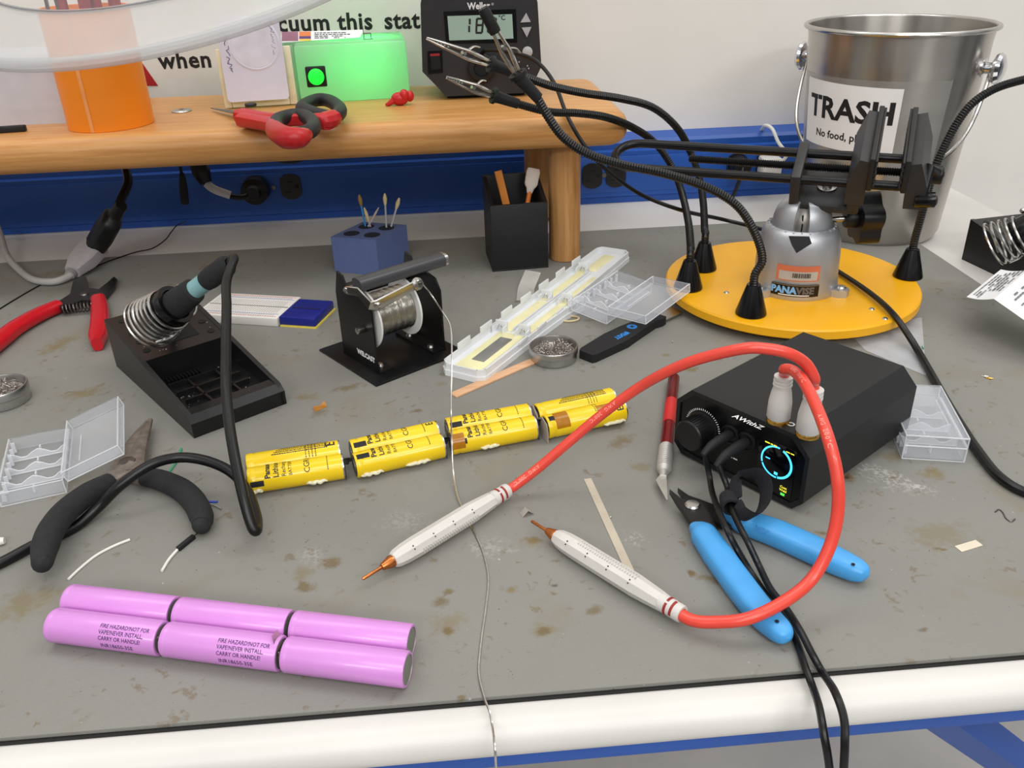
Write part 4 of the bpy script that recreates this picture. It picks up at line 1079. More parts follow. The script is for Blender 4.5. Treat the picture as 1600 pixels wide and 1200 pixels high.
# ------------------------------------------------------------------ clear plastic cell boxes
def tub(mb, M, w, d, h, wall=1.1, floor=True):
    mb.span((0, 0, 0), (w, d, wall), M); mb.span((0, 0, wall), (wall, d, h), M); mb.span((w - wall, 0, wall), (w, d, h), M)
    mb.span((wall, 0, wall), (w - wall, wall, h), M); mb.span((wall, d - wall, wall), (w - wall, d, h), M)
def edges(mb, M, w, d, h, r=.55):
    for z in (0, h): mb.tube([(0, 0, z), (w, 0, z), (w, d, z), (0, d, z), (0, 0, z)], r, n=5, smooth=False, M=M)
    for x, y in ((0, 0), (w, 0), (w, d), (0, d)): mb.tube([(x, y, 0), (x, y, h)], r, n=5, smooth=False, M=M)
def dividers(root, M, w, d, h, rows=4):
    for k in range(1, rows):
        m = MB(); y = d * k / rows
        n = 10
        top = [(w * i / n, 3 + 5 * abs(math.cos(PI * 2 * (i / n)))**2) for i in range(n + 1)]
        vs, fs = [], []
        for x, z in top: vs += [M @ Vector((x, y, 1)), M @ Vector((x, y, z))]
        for i in range(n): fs.append((2 * i, 2 * i + 2, 2 * i + 3, 2 * i + 1))
        m.add(vs, fs); m.tube([M @ Vector((x, y, z)) for x, z in top], .5, n=5, smooth=False)
        m.tube([M @ Vector((0, y, 1.2)), M @ Vector((w, y, 1.2))], .45, n=5, smooth=False)
        part(root, 'divider', m, CLEAR_EDGE)
    m = MB()
    for k in range(rows * 2):
        y = d * (k + .5) / (rows * 2); m.span((1, y - .6, 1), (3.6, y + .6, 9), M); 
    for k in range(rows): m.span((w * .5 - .5, d * (k + .5) / rows - 2, 1), (w * .5 + .5, d * (k + .5) / rows + 2, 5), M)
    part(root, 'rib', m, CLEAR_EDGE)
BW, BD, BH = 40.5, 77, 10.5
def cell_box(label, M, lid):
    root = thing('cell_box', label, 'box', M, 'clear plastic battery boxes')
    m = MB(); tub(m, M, BW, BD, BH); b = part(root, 'tray', m, CLEAR)
    m = MB(); edges(m, M, BW, BD, BH); part(b, 'tray_edge', m, CLEAR_EDGE)
    dividers(root, M, BW, BD, BH)
    m = MB(); tub(m, lid, BW, BD, 8); l = part(root, 'lid', m, CLEAR)
    m = MB(); edges(m, lid, BW, BD, 8); m.tube([lid @ Vector((8, d, 1.3)) if d < 100 else None for d in (20, 57)], .4, n=4, smooth=False); part(l, 'lid_edge', m, CLEAR_EDGE)
    m = MB(); m.span((-1.6, 26, 4), (0, 50, BH), M, bev=.4); part(root, 'latch', m, CLEAR)
    m = MB(); m.tube([M @ Vector((BW + .7, 4, BH)), M @ Vector((BW + .7, BD - 4, BH))], .9, n=6, smooth=False); part(root, 'hinge', m, CLEAR_EDGE)
    return root
# open, beside the needle-nose pliers: lid up on its hinge
o0 = at(2, 792, 0); o1 = at(102, 770, 0); dx = (o1 - o0).normalized()
M = frame(o0, (dx.x, dx.y, 0), z=(0, 0, 1))
hl = M @ Vector((BW + 3, 0, BH - 2))
la = math.radians(17)
LX = M.to_3x3() @ Vector((math.cos(la), 0, math.sin(la)))
lid = frame(hl, LX, y=M.to_3x3() @ Vector((0, 1, 0)))
cell_box('open clear plastic battery box with its lid raised behind the needle-nose pliers', M, lid)
# open, leaning on the long white case
o0 = at(893, 484, 10); o1 = at(957, 510, 5)
dx = o1 - o0
M = frame(o0, dx, y=at(940, 441, 16) - o0)
hl = M @ Vector((BW + 1.4, 0, BH)); la = math.radians(8)
LX = M.to_3x3() @ Vector((math.cos(la), 0, math.sin(la)))
cell_box('open clear plastic battery box leaning on the long white case, lid over the yellow board', M, frame(hl, LX, y=M.to_3x3() @ Vector((0, 1, 0))))
# closed, beside the black welder
o0 = at(1409, 716, 0); o1 = at(1501, 722, 0); dx = o1 - o0
M = frame(o0, (dx.x, dx.y, 0), z=(0, 0, 1))
cell_box('closed clear plastic battery box on the mat beside the black spot welder', M, M @ Matrix.Translation(Vector((0, 0, BH + 8.3))) @ Matrix.Rotation(PI, 4, 'Y') @ Matrix.Translation(Vector((-BW, 0, 0))))

# ------------------------------------------------------------------ plastic bag
random.seed(11)
bagp = [at(u, v, 0) for u, v in ((1318, 512), (1440, 497), (1447, 588), (1352, 548))]
mb = MB(); n = 16; vs, fs = [], []
from mathutils import noise
for i in range(n + 1):
    for j in range(n + 1):
        a = bagp[0].lerp(bagp[1], i / n); b = bagp[3].lerp(bagp[2], i / n); p = a.lerp(b, j / n)
        w = math.sin(PI * i / n) * math.sin(PI * j / n)
        p.z = .5 + 5 * w * (0.4 + abs(noise.noise(p * .06))) + 1.2 * w * noise.noise(p * .25)
        vs.append(p)
for i in range(n):
    for j in range(n): fs.append((i * (n + 1) + j, (i + 1) * (n + 1) + j, (i + 1) * (n + 1) + j + 1, i * (n + 1) + j + 1))
mb.add(vs, fs)
solo('plastic_bag', mb, mat('bag_film', (226, 228, 234), .16, alpha=.4), 'crumpled clear plastic bag lying between the yellow board and the spot welder', 'bag', bagp[3], angle=180)

# ------------------------------------------------------------------ red wire strippers
t = thing('wire_strippers', 'red-handled wire strippers with a black spring lying open on the mat', 'wire strippers', at(140, 462, 0))
RDIP = mat('red_dipped_grip', (196, 22, 36), .28, var=.05)
BLADE = mat('blackened_blade', (36, 35, 36), .35, .4, var=.2)
mb = MB(); mb.tube([at(92, 478, 7), at(60, 492, 7), at(25, 512, 7), at(0, 532, 7), at(-40, 566, 7)], [7.5, 8.5, 9, 9, 8], n=14, up=(0, 0, 1), h=6.5, e=.75); part(t, 'handle', mb, RDIP)
mb = MB(); mb.tube([at(154, 468, 7), at(156, 485, 7), at(156, 505, 7), at(153, 525, 7), at(152, 538, 7)], [7.5, 8.5, 8.8, 8.6, 5], n=14, up=(0, 0, 1), h=6.5, e=.75); part(t, 'handle', mb, RDIP)
P = lambda l, z: [(at(u, v, z).x, at(u, v, z).y) for u, v in l]
mb = MB(); mb.prism(P([(110, 462), (115, 442), (130, 432), (136, 436), (138, 452), (160, 455), (166, 466), (152, 472), (128, 472), (96, 484), (88, 476)], 8), 5, 10, bev=.6); part(t, 'jaw', mb, BLADE)
mb = MB(); mb.prism(P([(128, 462), (150, 450), (168, 436), (177, 428), (182, 432), (178, 444), (166, 458), (158, 468), (140, 470)], 8), 2.5, 5, bev=.5); part(t, 'blade', mb, BLADE)
mb = MB(); mb.lathe([(0, 12), (3.5, 11.5), (4.4, 10), (4.4, 9)], Matrix.Translation(Vector((*P([(132, 460)], 10)[0], 0))), 16); mb.lathe([(0, 11.4), (3, 11), (3.6, 10), (3.6, 9)], Matrix.Translation(Vector((*P([(155, 462)], 10)[0], 0))), 16); part(t, 'pivot_screw', mb, STEEL_DARK)
a, b = at(98, 483, 7), at(148, 478, 7)
mb = MB(); mb.coil(zframe(a, b - a), 4.6, 4.6, 0, (b - a).length, 9, .7); part(t, 'spring', mb, STEEL_DARK)

# ------------------------------------------------------------------ tins of clippings
TIN = mat('tin_metal', (186, 186, 184), .32, 1.0, var=.08, scale=90)
def tin(u, v, R, h, label, seed):
    c_ = at(u, v, 0); M = Matrix.Translation(c_)
    prof = [(0, 0), (R - .8, 0), (R, .8), (R, h * .5), (R + .9, h * .56), (R + .9, h - .8), (R + .4, h), (R - .6, h), (R - 1, h - 1), (R - 1.4, 1.2), (0, 1.2)]
    m = MB(); m.lathe(prof, M, 48)
    t = solo('open_tin', m, TIN, label[0], 'tin', c_, 'small round open tins')
    rnd = random.Random(seed); m = MB()
    for k in range(230):
        w = rnd.uniform(0, 2 * PI); r = (R - 4.2) * math.sqrt(rnd.random()); z = h * .62 + rnd.uniform(-2, 2.6) + 2 * (1 - r / R)
        p = c_ + Vector((r * math.cos(w), r * math.sin(w), z)); d = Vector((rnd.gauss(0, 1), rnd.gauss(0, 1), rnd.gauss(0, .45))).normalized() * rnd.uniform(.8, 2.6)
        if rnd.random() < .6: m.tube([p - d, p + d], rnd.uniform(.3, .7), n=5, smooth=False)
        else: m.ball(p, rnd.uniform(.5, 1.3), 6, 5)
    m.lathe([(0, h * .6), (R - 1.6, h * .55), (R - 1.6, 1.3), (0, 1.3)], M, 32)
    solo('metal_clippings', m, mat('clippings', (214, 206, 200), .32, .75, rgb2=(96, 84, 80), scale=900), label[1], 'clippings', c_ + Vector((0, 0, 1.3)), kind='stuff')
tin(865, 560, 20.5, 13, ('small round open tin in front of the long white case', 'heap of lead clippings filling the tin by the white case'), 1)
tin(6, 627, 21, 15, ('small round open tin behind the open battery box, partly out of the frame', 'heap of lead clippings filling the tin by the open battery box'), 2)

# ------------------------------------------------------------------ needle-nose pliers
t = thing('needle_nose_pliers', 'worn needle-nose pliers with fat black foam grips lying open', 'pliers', at(195, 735, 0))
WORN = mat('worn_steel', (128, 118, 110), .5, .55, var=.25, scale=160, bump=.3, bscale=900)
mb = MB(); mb.tube([at(208, 742, 8), at(214, 712, 8), at(225, 682, 8), at(236, 656, 8)], [9, 7.5, 4.5, 1.4], n=10, up=(0, 0, 1), h=[5, 5, 3.5, 1.6], e=.8); part(t, 'jaw', mb, WORN)
mb = MB(); mb.tube([at(190, 745, 8), at(200, 712, 8), at(216, 682, 8), at(233, 656, 8)], [9, 7.5, 4.2, 1.2], n=10, up=(0, 0, 1), h=[4.6, 4.6, 3.4, 1.6], e=.8); part(t, 'jaw', mb, WORN)
mb = MB(); mb.tube([at(205, 728, 9), at(180, 748, 8), at(160, 758, 8)], [8, 8, 6], n=10, up=(0, 0, 1), h=5, e=.7); mb.tube([at(193, 728, 8), at(210, 740, 8), at(226, 748, 8)], [8, 7, 5.5], n=10, up=(0, 0, 1), h=4.5, e=.7); part(t, 'tang', mb, WORN)
mb = MB(); mb.lathe([(0, 15), (5.5, 14.4), (6.6, 13), (6.6, 9)], Matrix.Translation(Vector((at(200, 728, 9).x, at(200, 728, 9).y, -1))), 20); part(t, 'rivet', mb, STEEL_DARK)
mb = MB(); mb.tube([at(172, 752, 9), at(140, 770, 11.5), at(105, 797, 15), at(82, 825, 16.5), at(70, 855, 16), at(66, 880, 15.5)], [6.5, 8, 8.4, 8.4, 8, 6], n=14, up=(0, 0, 1), h=[6, 7.4, 7.6, 7.6, 7.4, 6]); mb.ball(at(66, 879, 15.4), 6, sc=(1, 1, 1)); part(t, 'grip', mb, FOAM)
mb = MB(); mb.tube([at(220, 744, 8), at(250, 750, 8), at(282, 764, 8), at(304, 785, 8), at(315, 808, 8), at(315, 820, 8)], [6.5, 7.6, 8, 8, 7.6, 6], n=14, up=(0, 0, 1), h=[6, 7, 7.4, 7.4, 7.2, 6]); mb.ball(at(315, 820, 7.6), 6); part(t, 'grip', mb, FOAM)

# ------------------------------------------------------------------ breadboards
a, b = at(313, 497, 0), at(436, 511, 0)
BBX = (b - a).normalized()
M = rotz((-176 - 88 * .96, 782 + 88 * .28, 0), -16.3)
wl = 88.0; dl = (at(350, 452, 8) - at(330, 500, 8)).length
BBW = mat('breadboard_white', (236, 233, 228), .5, var=.02)
t = thing('breadboard', 'white solderless breadboard with red and blue rail lines behind the soldering stand', 'breadboard', M)
mb = MB(); mb.span((0, 0, 0), (wl, 56, 8.5), M, bev=.8); part(t, 'body', mb, BBW)
mb = MB()
for y in (4, 52): mb.span((4, y, 8.4), (wl - 3, y + .7, 8.62), M)
part(t, 'rail_line', mb, mat('rail_red', (214, 120, 110), .6))
mb = MB()
for y in (10, 46): mb.span((4, y, 8.4), (wl - 3, y + .7, 8.62), M)
part(t, 'rail_line', mb, mat('rail_blue', (110, 130, 190), .6))
mb = MB()
for y in (6, 8.4, 48, 50.4) + tuple(14 + 2.54 * k for k in range(5)) + tuple(30 + 2.54 * k for k in range(5)):
    for k in range(int((wl - 8) / 2.54)): mb.span((4 + k * 2.54, y, 8.4), (4.9 + k * 2.54, y + .9, 8.6), M)
mb.span((2, 26.8, 8.3), (wl - 1, 28.6, 8.56), M)
part(t, 'contact_hole', mb, mat('hole_grey', (120, 118, 116), .8), stuff=True)
a, b = at(441, 507, 2), at(498, 515, 2)
M = rotz((-174, 783, 0), -17)
w = 37.0
t = thing('mini_breadboard', 'small dark blue breadboard on a yellow backing beside the white breadboard', 'breadboard', M)
mb = MB(); mb.span((.6, -1, 0), (w + 1.2, 47, 1.6), M); part(t, 'backing', mb, mat('foam_yellow', (236, 214, 90), .7), 'yellow foam backing')
mb = MB(); mb.span((0, 0, 1.6), (w, 46, 10), M, bev=.8); part(t, 'body', mb, mat('deep_blue_plastic', (22, 34, 132), .42, var=.06))
mb = MB(); mb.span((4, 21.6, 9.9), (w - 4, 24, 10.3), M)
for y in range(10):
    for k in range(int((w - 5) / 2.54)):
        yy = 4 + y * 2.54 + (8 if y > 4 else 0)
        if yy < 43: mb.span((3 + k * 2.54, yy, 9.9), (3.9 + k * 2.54, yy + .9, 10.12), M)
part(t, 'contact_hole', mb, mat('hole_navy', (12, 16, 70), .8), stuff=True)

# ------------------------------------------------------------------ blue swab holder
BLUEP = mat('blue_grey_print', (86, 102, 148), .6, var=.05, scale=200, bump=.15, bscale=2000)
pa, pb, pc = at(524, 425, 0), at(593, 431, 0), at(640, 405, 0)
pd = pa + pc - pb
HH = 41
t = thing('swab_holder', 'blue-grey printed block with round holes holding swabs below the shelf', 'holder', pb)
Mh = Matrix.Translation(Vector((0, 0, 0)))
mb = MB(); mb.prism([(p.x, p.y) for p in (pa, pb, pc, pd)], 0, HH, bev=2.2, seg=3); part(t, 'block', mb, BLUEP)
HOLE = mat('dark_hole', (14, 18, 36), .9)
mb = MB()
hc = []
for i, j in ((.27, .27), (.73, .27), (.27, .73), (.73, .73)):
    p = pb + (pa - pb) * i + (pc - pb) * j; hc.append(Vector((p.x, p.y, HH)))
for p in hc: mb.lathe([(0, -.2), (9, -.2), (9, .15), (0, .15)], Matrix.Translation(p), 28)
part(t, 'hole', mb, HOLE)
def swab(root_pt, tip_px, label, tipcol, stem, tiplen=13, r=1.1, tr=2.4):
    z0 = HH
    best = None
    d = on(tip_px[0], tip_px[1], root_pt.y + tip_px[2])
    ax = (d - root_pt).normalized(); s = root_pt
    t = thing('swab', label, 'swab', s, 'swabs in the blue holder')
    m = MB(); m.tube([s + ax * .4, d - ax * (tiplen * .8)], r, n=8, smooth=False); part(t, 'stick', m, stem)
    m = MB(); m.tube([d - ax * tiplen, d - ax * (tiplen * .8), d - ax * (tiplen * .45), d - ax * 1, d], [r * 1.1, tr * .8, tr, tr * .5, .4], n=10, smooth=False); part(t, 'swab_head', m, tipcol)
COTTON = mat('used_cotton', (206, 186, 138), .9, var=.15, scale=400)
STICKW = mat('stick_grey', (170, 168, 172), .5)
hp = lambda k, dx, dy: hc[k] + Vector((dx, dy, .2))
swab(hp(2, 0, 0), (601, 302, 4), 'tallest pale swab with a grey stick standing upright in the blue holder', COTTON, STICKW)
swab(hp(2, 5, 2), (624, 309, 6), 'pale swab with a grey stick leaning outward beside the tallest one', COTTON, STICKW)
swab(hp(3, -1, 0), (561, 304, 0), 'swab with a bright blue stick and brown tip in the blue holder', mat('brown_cotton', (150, 120, 64), .9), mat('stick_blue', (50, 140, 200), .4))
swab(hp(3, 2, -2), (592, 324, 3), 'short swab stick leaning behind the blue one, worn end up', mat('worn_tip', (190, 170, 150), .9), STICKW, 16, 1, 1.3)
swab(hp(3, 5, -3), (569, 324, 2), 'cotton swab leaning across the middle of the blue holder', COTTON, STICKW, 16, 1, 2)

# ------------------------------------------------------------------ black square cup
BLKPR = mat('black_print', (24, 24, 26), .5, var=.12, scale=200, bump=.2, bscale=1800, stretch=(.1, .1, 1))
q0, q1 = at(770, 425, 0), at(857, 418, 0)
M = frame(q0, q1 - q0, z=(0, 0, 1)); CW = (q1 - q0).length; CD, CH = 66, 74
t = thing('square_cup', 'square black printed cup with two sticks in it beside the shelf leg', 'cup', M)
mb = MB()
w = 4
mb.span((0, 0, 0), (CW, CD, 3), M); mb.span((0, 0, 2), (CW, w, CH), M, bev=.7); mb.span((0, CD - w, 2), (CW, CD, CH + 17), M, bev=.7)
SYZ = Matrix(((0, 0, 1, 0), (1, 0, 0, 0), (0, 1, 0, 0), (0, 0, 0, 1)))
for x0 in (0, CW - w): mb.prism([(w - 1, 2), (CD - w + 1, 2), (CD - w + 1, CH + 16.4), (w - 1, CH)], x0, x0 + w, M @ SYZ, bev=.5)
part(t, 'body', mb, BLKPR)
a = M @ Vector((CW * .55, CD * .45, 3.6)); b = on(778, 267, a.y + 12)
mb = MB(); mb.tube([a, b], 4.2, n=10, up=(0, 1, 0), h=1.3, e=.6, smooth=False)
solo('craft_stick', mb, mat('orange_wood', (222, 136, 46), .55, var=.1), 'flat orange wooden stick standing in the square black cup', 'stick', a)
a = M @ Vector((CW * .5, CD * .35, 3.6)); b = on(834, 263, a.y + 20); ax = (b - a).normalized(); c_ = b - ax * 25
t = thing('foam_swab', 'orange-handled swab with a white foam head in the square black cup', 'swab', a)
mb = MB(); mb.tube([a, c_], 2.6, n=10, smooth=False); part(t, 'handle', mb, mat('orange_handle', (222, 124, 44), .5))
mb = MB(); mb.tube([c_ - ax * 2, c_ + ax * 3, c_ + ax * 8, b - ax * 4, b], [3, 4.4, 7.4, 7.8, 6.4], n=14, up=(0, 1, 0), h=[2, 3, 3.4, 3.4, 2], e=.7); part(t, 'foam_head', mb, mat('white_foam', (222, 210, 198), .9, var=.05))

# ------------------------------------------------------------------ solder spool holder
SHM = mat('black_steel_sheet', (20, 20, 21), .3, .3, var=.15, scale=100)
o0 = at(588, 605, 0)
M = rotz(o0, 36)
t = thing('spool_holder', 'black bent-steel solder reel stand with a grey roller bar', 'reel stand', M)
mb = MB(); mb.span((0, 0, 0), (94, 96, 2), M, bev=.5)
part(t, 'base_plate', mb, SHM)
YZ = lambda x: M @ Matrix.Translation(Vector((x, 0, 0))) @ Matrix(((0, 0, 1, 0), (1, 0, 0, 0), (0, 1, 0, 0), (0, 0, 0, 1)))
for x in (13, 83):
    mb = MB(); mb.prism([(16, 2), (72, 2), (72, 62), (66, 82), (58, 80), (54, 73), (40, 72), (22, 68), (16, 58)], -.9, .9, YZ(x), bev=.3); 
    o = part(t, 'side_plate', mb, SHM)
    s = 1 if x < 50 else -1
    mb = MB(); mb.span((x, 14, 1.8), (x + s * 14, 74, 3.6), M); part(o, 'flange', mb, SHM)
    for y in (26, 60):
        mb = MB(); mb.lathe([(0, 2.4), (2.6, 2), (3.4, 0), (0, 0)], M @ Matrix.Translation(Vector((x + s * 8, y, 3.6))), 14); part(o, 'screw', mb, STEEL)
mb = MB(); mb.lathe([(0, 0), (2.6, 0), (3, .6), (3, 7), (0, 7.4)], M @ zframe((12, 30, 40), (-1, 0, 0)), 16); part(t, 'pin', mb, STEEL)
# grey roller and rear bar
ra = M @ Vector((10, 30, 80)); rb = M @ Vector((98, 30, 80))
mb = MB(); mb.tube([ra, rb], 7.4, n=20, smooth=False, up=(0, 0, 1), h=5.6, e=.7); part(t, 'roller', mb, mat('roller_grey', (66, 66, 70), .35, var=.06), 'dark grey roller bar')
mb = MB(); mb.tube([M @ Vector((96, 30, 80)), M @ Vector((99, 30, 80))], 7.6, n=20, smooth=False, up=(0, 0, 1), h=5.8, e=.7); part(t, 'roller_cap', mb, STEEL)
mb = MB(); mb.tube([M @ Vector((14, 66, 62)), M @ Vector((82, 66, 62))], 6.5, n=16, smooth=False); part(t, 'rear_bar', mb, BLACK_GLOSS)
# sprung feed arm
ARM = mat('arm_nickel', (206, 204, 198), .22, 1.0, var=.06)
A = [M @ Vector(p) for p in ((9, 46, 71), (9, 27, 75), (10, 12, 67), (15, 9.5, 66.5), (53, 5, 76))]
mb = MB(); mb.tube(A, 1.0, n=8, up=(0, 0, 1), h=[3.8, 4.2, 4.6, 5, 4], smooth=False, e=.6); part(t, 'feed_arm', mb, ARM)
e = A[-1]; Me = zframe(e, M.to_3x3() @ Vector((0, -1, .25)))
mb = MB(); mb.lathe([(2.2, -1.5), (5.2, -1.5), (5.6, -.6), (5.2, .8), (3.3, 1.4), (3.3, 4.5), (2.2, 4.5), (2.2, -1.5)], Me, 24); part(t, 'eyelet', mb, ARM)
for q in (A[0], A[3]):
    mb = MB(); mb.lathe([(0, 2.6), (2.4, 2.2), (3.4, .4), (3.4, -1)], zframe(q, M.to_3x3() @ Vector((-.8, -.6, 0))), 14); part(t, 'arm_screw', mb, STEEL)
mb = MB(); mb.text('WELCAST', M @ frame((11.9, 32, 12), (0, -1, 0), y=(0, 0, 1)), 4.6, .06, 'CENTER', .25); part(t, 'lettering', mb, INK_WHITE)
# reel
RC = M @ Vector((0, 36, 46)); RXd = M.to_3x3() @ Vector((1, 0, 0))
Mr = zframe(RC + RXd * 17, RXd)
t = thing('solder_reel', 'white reel wound with silver solder hanging in the black stand', 'reel', RC + RXd * 45)
REELW = mat('reel_white', (226, 226, 224), .42, var=.03)
mb = MB(); mb.lathe([(5, 0), (26, 0), (26.5, .8), (26, 1.8), (5, 1.8), (5, 0)], Mr, 48); part(t, 'flange', mb, REELW)
mb = MB(); mb.lathe([(5, 40), (26, 40), (26.5, 40.8), (26, 41.8), (5, 41.8), (5, 40)], Mr, 48); part(t, 'flange', mb, REELW)
mb = MB(); pr = []
for i in range(121):
    z = 1.9 + 38 * i / 120; pr.append((18.8 + (.35 if i % 2 else -.2) + .35 * math.sin(i * .33) + .2 * math.sin(i * 1.7), z))
mb.lathe([(5, 1.9)] + pr + [(5, 39.9)], Mr, 40); part(t, 'solder_winding', mb, SOLDER, angle=10)
# strand fed from the eyelet, across the bench and over its front edge
mb = MB()
st = [e + (M.to_3x3() @ Vector((0, -8, 2))), on(672, 458, 612), on(692, 488, 605), on(704, 512, 600), on(706, 560, 585), on(705, 610, 560), at(705, 650, 24), at(706, 690, 22), at(708, 735, 7), at(715, 775, 2), at(728, 805, 1), at(744, 838, .6), at(756, 868, .6), at(763, 905, .6), at(759, 950, .6), at(752, 1000, .6), at(748, 1050, .6), at(756, 1088, .8),
      at(765, 1112, .8), at(769, 1133, -2.0), on(773, 1165, 275.4), on(775, 1200, 272), on(778, 1260, 268)]
mb.tube(st, .62, n=6)
solo('solder_strand', mb, SOLDER, 'thin silver solder strand running from the reel over the front of the bench', 'wire', at(744, 838))

# ------------------------------------------------------------------ long white case
ca, cb = at(719, 592, 0), at(962, 402, 0)
M = frame(ca, cb - ca, z=(0, 0, 1)); CL = (cb - ca).length
CASEW = mat('case_white', (224, 226, 228), .38, var=.02)
CASEY = mat('case_yellowed', (232, 226, 178), .55, var=.06, scale=50)
t = thing('charger_case', 'long open white plastic battery case with yellowed strips lying across the mat', 'case', M)
out = [(4, -23), (112, -25), (150, -27), (178, -33), (184, -31), (184, -21), (205, -21), (CL - 6, -19), (CL, -13), (CL, 17), (CL - 6, 21), (6, 21), (0, 15), (0, -17)]
mb = MB(); mb.prism(out, 0, 5, M, bev=1.2); part(t, 'floor', mb, CASEW)
mb = MB()
def rail(pts, h0, h1, th=1.3):
    for (x0, y0), (x1, y1) in zip(pts, pts[1:]):
        d = Vector((x1 - x0, y1 - y0, 0)); L_ = d.length
        if L_ < .5: continue
        mb.span((-.4, -th / 2, h0), (L_ + .4, th / 2, h1), M @ frame((x0, y0, 0), d, z=(0, 0, 1)))
inn = [(x * .988 + 2, y * .94) for x, y in out]
rail(inn + [inn[0]], 4.8, 11)
part(t, 'wall', mb, CASEW)
for k in range(7):
    mb = MB(); x = 28 + k * 38; mb.span((x, 18.4, 10), (x + 20, 19.8, 17), M, bev=.3); part(t, 'tab', mb, CASEW)
for k in range(3):
    mb = MB(); x = 60 + k * 36; mb.span((x, -24.6, 10), (x + 16, -23.4, 13.5), M, bev=.3); part(t, 'tab', mb, CASEW)
for (x0, x1, y0, y1) in ((10, 88, -14, 12), (92, 168, 2, 14), (92, 178, -16, -8), (172, 262, 2, 13), (190, 250, -14, -8), (266, CL - 12, -4, 9)):
    mb = MB(); mb.span((x0, y0, 5), (x1, y1, 5.8), M, bev=.2); part(t, 'adhesive_strip', mb, CASEY, 'yellowed adhesive strip')
mb = MB(); mb.span((26, -8, 5.6), (76, 4, 6.6), M, bev=.2); part(t, 'contact_plate', mb, mat('contact_grey', (140, 140, 138), .4, .4), 'grey metal contact plate')
for (x, y) in ((92, 12), (92, -12), (176, 8), (176, -14), (262, 8)):
    mb = MB(); mb.span((x - 1, y - 6, 5), (x + 1, y + 6, 15), M, bev=.3); mb.span((x - 8, y - 6, 5), (x, y - 4.8, 11), M); mb.span((x - 8, y + 4.8, 5), (x, y + 6, 11), M); o = part(t, 'contact_holder', mb, CASEW)
    mb = MB(); mb.tube([M @ Vector((x - 3, y - 3, 7)), M @ Vector((x - 3.4, y, 12)), M @ Vector((x - 3, y + 3, 7))], .5, n=6); part(o, 'contact_spring', mb, STEEL)
for y in (-2, 1):
    mb = MB(); mb.span((94, y - .5, 5), (258, y + .5, 8), M); part(t, 'ridge', mb, CASEW)

# ------------------------------------------------------------------ scraper with blue print
a, b = at(912, 556, 4), at(1030, 497, 4)
M = frame(a, b - a, z=(0, 0, 1)); L_ = (b - a).length
M.translation.z = 0
t = thing('scraper', 'black-handled flat pry tool with a blue printed mark beside the tin', 'pry tool', M)
mb = MB(); mb.prism([(0, -10), (4, -11.5), (45, -13.5), (62, -11), (L_ - 14, -7), (L_ - 6, -9), (L_, -8), (L_, 8), (L_ - 6, 9), (L_ - 14, 7.5), (62, 10.5), (40, 11), (4, 7), (0, 5)], 0, 8, M, bev=1.6); part(t, 'handle', mb, BLACK_SOFT)
mb = MB(); mb.prism([(L_ - 2, -6.5), (L_ + 26, -9), (L_ + 30, 7), (L_ - 2, 6.5)], 3, 4.2, M); part(t, 'blade', mb, STEEL)
PB = mat('print_blue', (36, 132, 214), .5)
mb = MB(); mb.text('IFIXIT', M @ frame((48, -1, 8), (-1, 0, 0), z=(0, 0, 1)), 5.2, .05, 'CENTER', .12); part(t, 'lettering', mb, PB)
mb = MB(); mb.cyl(4.8, 8, 8.12, M @ Matrix.Translation(Vector((69, 1.5, 0))), 28); o = part(t, 'emblem', mb, PB, 'round blue emblem')
mb = MB()
for r_ in (45, -45): mb.box((0, 0, 8.2), (4.6, 1.3, .2), M @ Matrix.Translation(Vector((69, 1.5, 0))) @ Matrix.Rotation(math.radians(r_), 4, 'Z'))
part(o, 'emblem_cross', mb, INK)

# wooden stick, clear strip
a, b = at(708, 618, .9), at(838, 562, .9)
mb = MB(); d = (b - a); mb.span((0, -4.5, -.8), (d.length + 40, 4.5, .8), frame(a, d, z=(0, 0, 1)), bev=.3)
solo('wooden_stick', mb, wood('bare_birch', (222, 178, 140), (206, 158, 118), axis=0, rough=.7), 'bare flat wooden stick poking out from beneath the long white case', 'stick', a)
mb = MB(); P = [at(820, 470, 1), at(822, 452, 3), at(828, 436, 9), at(833, 424, 12)]
mb.tube(P, 8.5, n=8, up=(0, -.4, 1), h=.35); solo('film_strip', mb, mat('clear_film', (214, 212, 206), .2, alpha=.42), 'curled strip of clear film behind the long white case', 'film', P[0])
mb = MB(); c_ = at(890, 498, 1.2)
mb.tube([c_ + Vector((9 * math.cos(w), 6 * math.sin(w), 0)) for w in [2 * PI * i / 12 for i in range(12)]], 1, n=8, closed=True); solo('rubber_band', mb, mat('band_tan', (206, 186, 146), .6), 'tan rubber band lying beneath the clear box by the white case', 'band', c_)

# ------------------------------------------------------------------ spot welder
W0 = Vector((147, 515, 0)); wx = Vector((61, -83, 0)).normalized()
WM = frame(W0, wx, z=(0, 0, 1))
WW, WD, WH = 104, 134, 55
WBODY = mat('welder_black', (25, 25, 27), .5, spec=.4, var=.08, scale=300, bump=.1, bscale=3000)
t = thing('spot_welder', 'black octagonal-edged spot welder box with a glowing blue ring display', 'spot welder', WM)
oc = [(7, 1.5), (WW - 7, 1.5), (WW, 9), (WW, WH - 12), (WW - 12, WH), (12, WH), (0, WH - 12), (0, 9)]
XZ = WM @ Matrix(((1, 0, 0, 0), (0, 0, 1, 0), (0, 1, 0, 0), (0, 0, 0, 1)))
mb = MB(); mb.prism(oc, 2, WD, XZ, bev=.8); part(t, 'housing', mb, WBODY)
mb = MB()
for x in (14, WW - 14):
    for y in (14, WD - 14): mb.cyl(5, 0, 1.6, WM @ Matrix.Translation(Vector((x, y, 0))), 16)
part(t, 'foot', mb, BLACK_RUBBER)
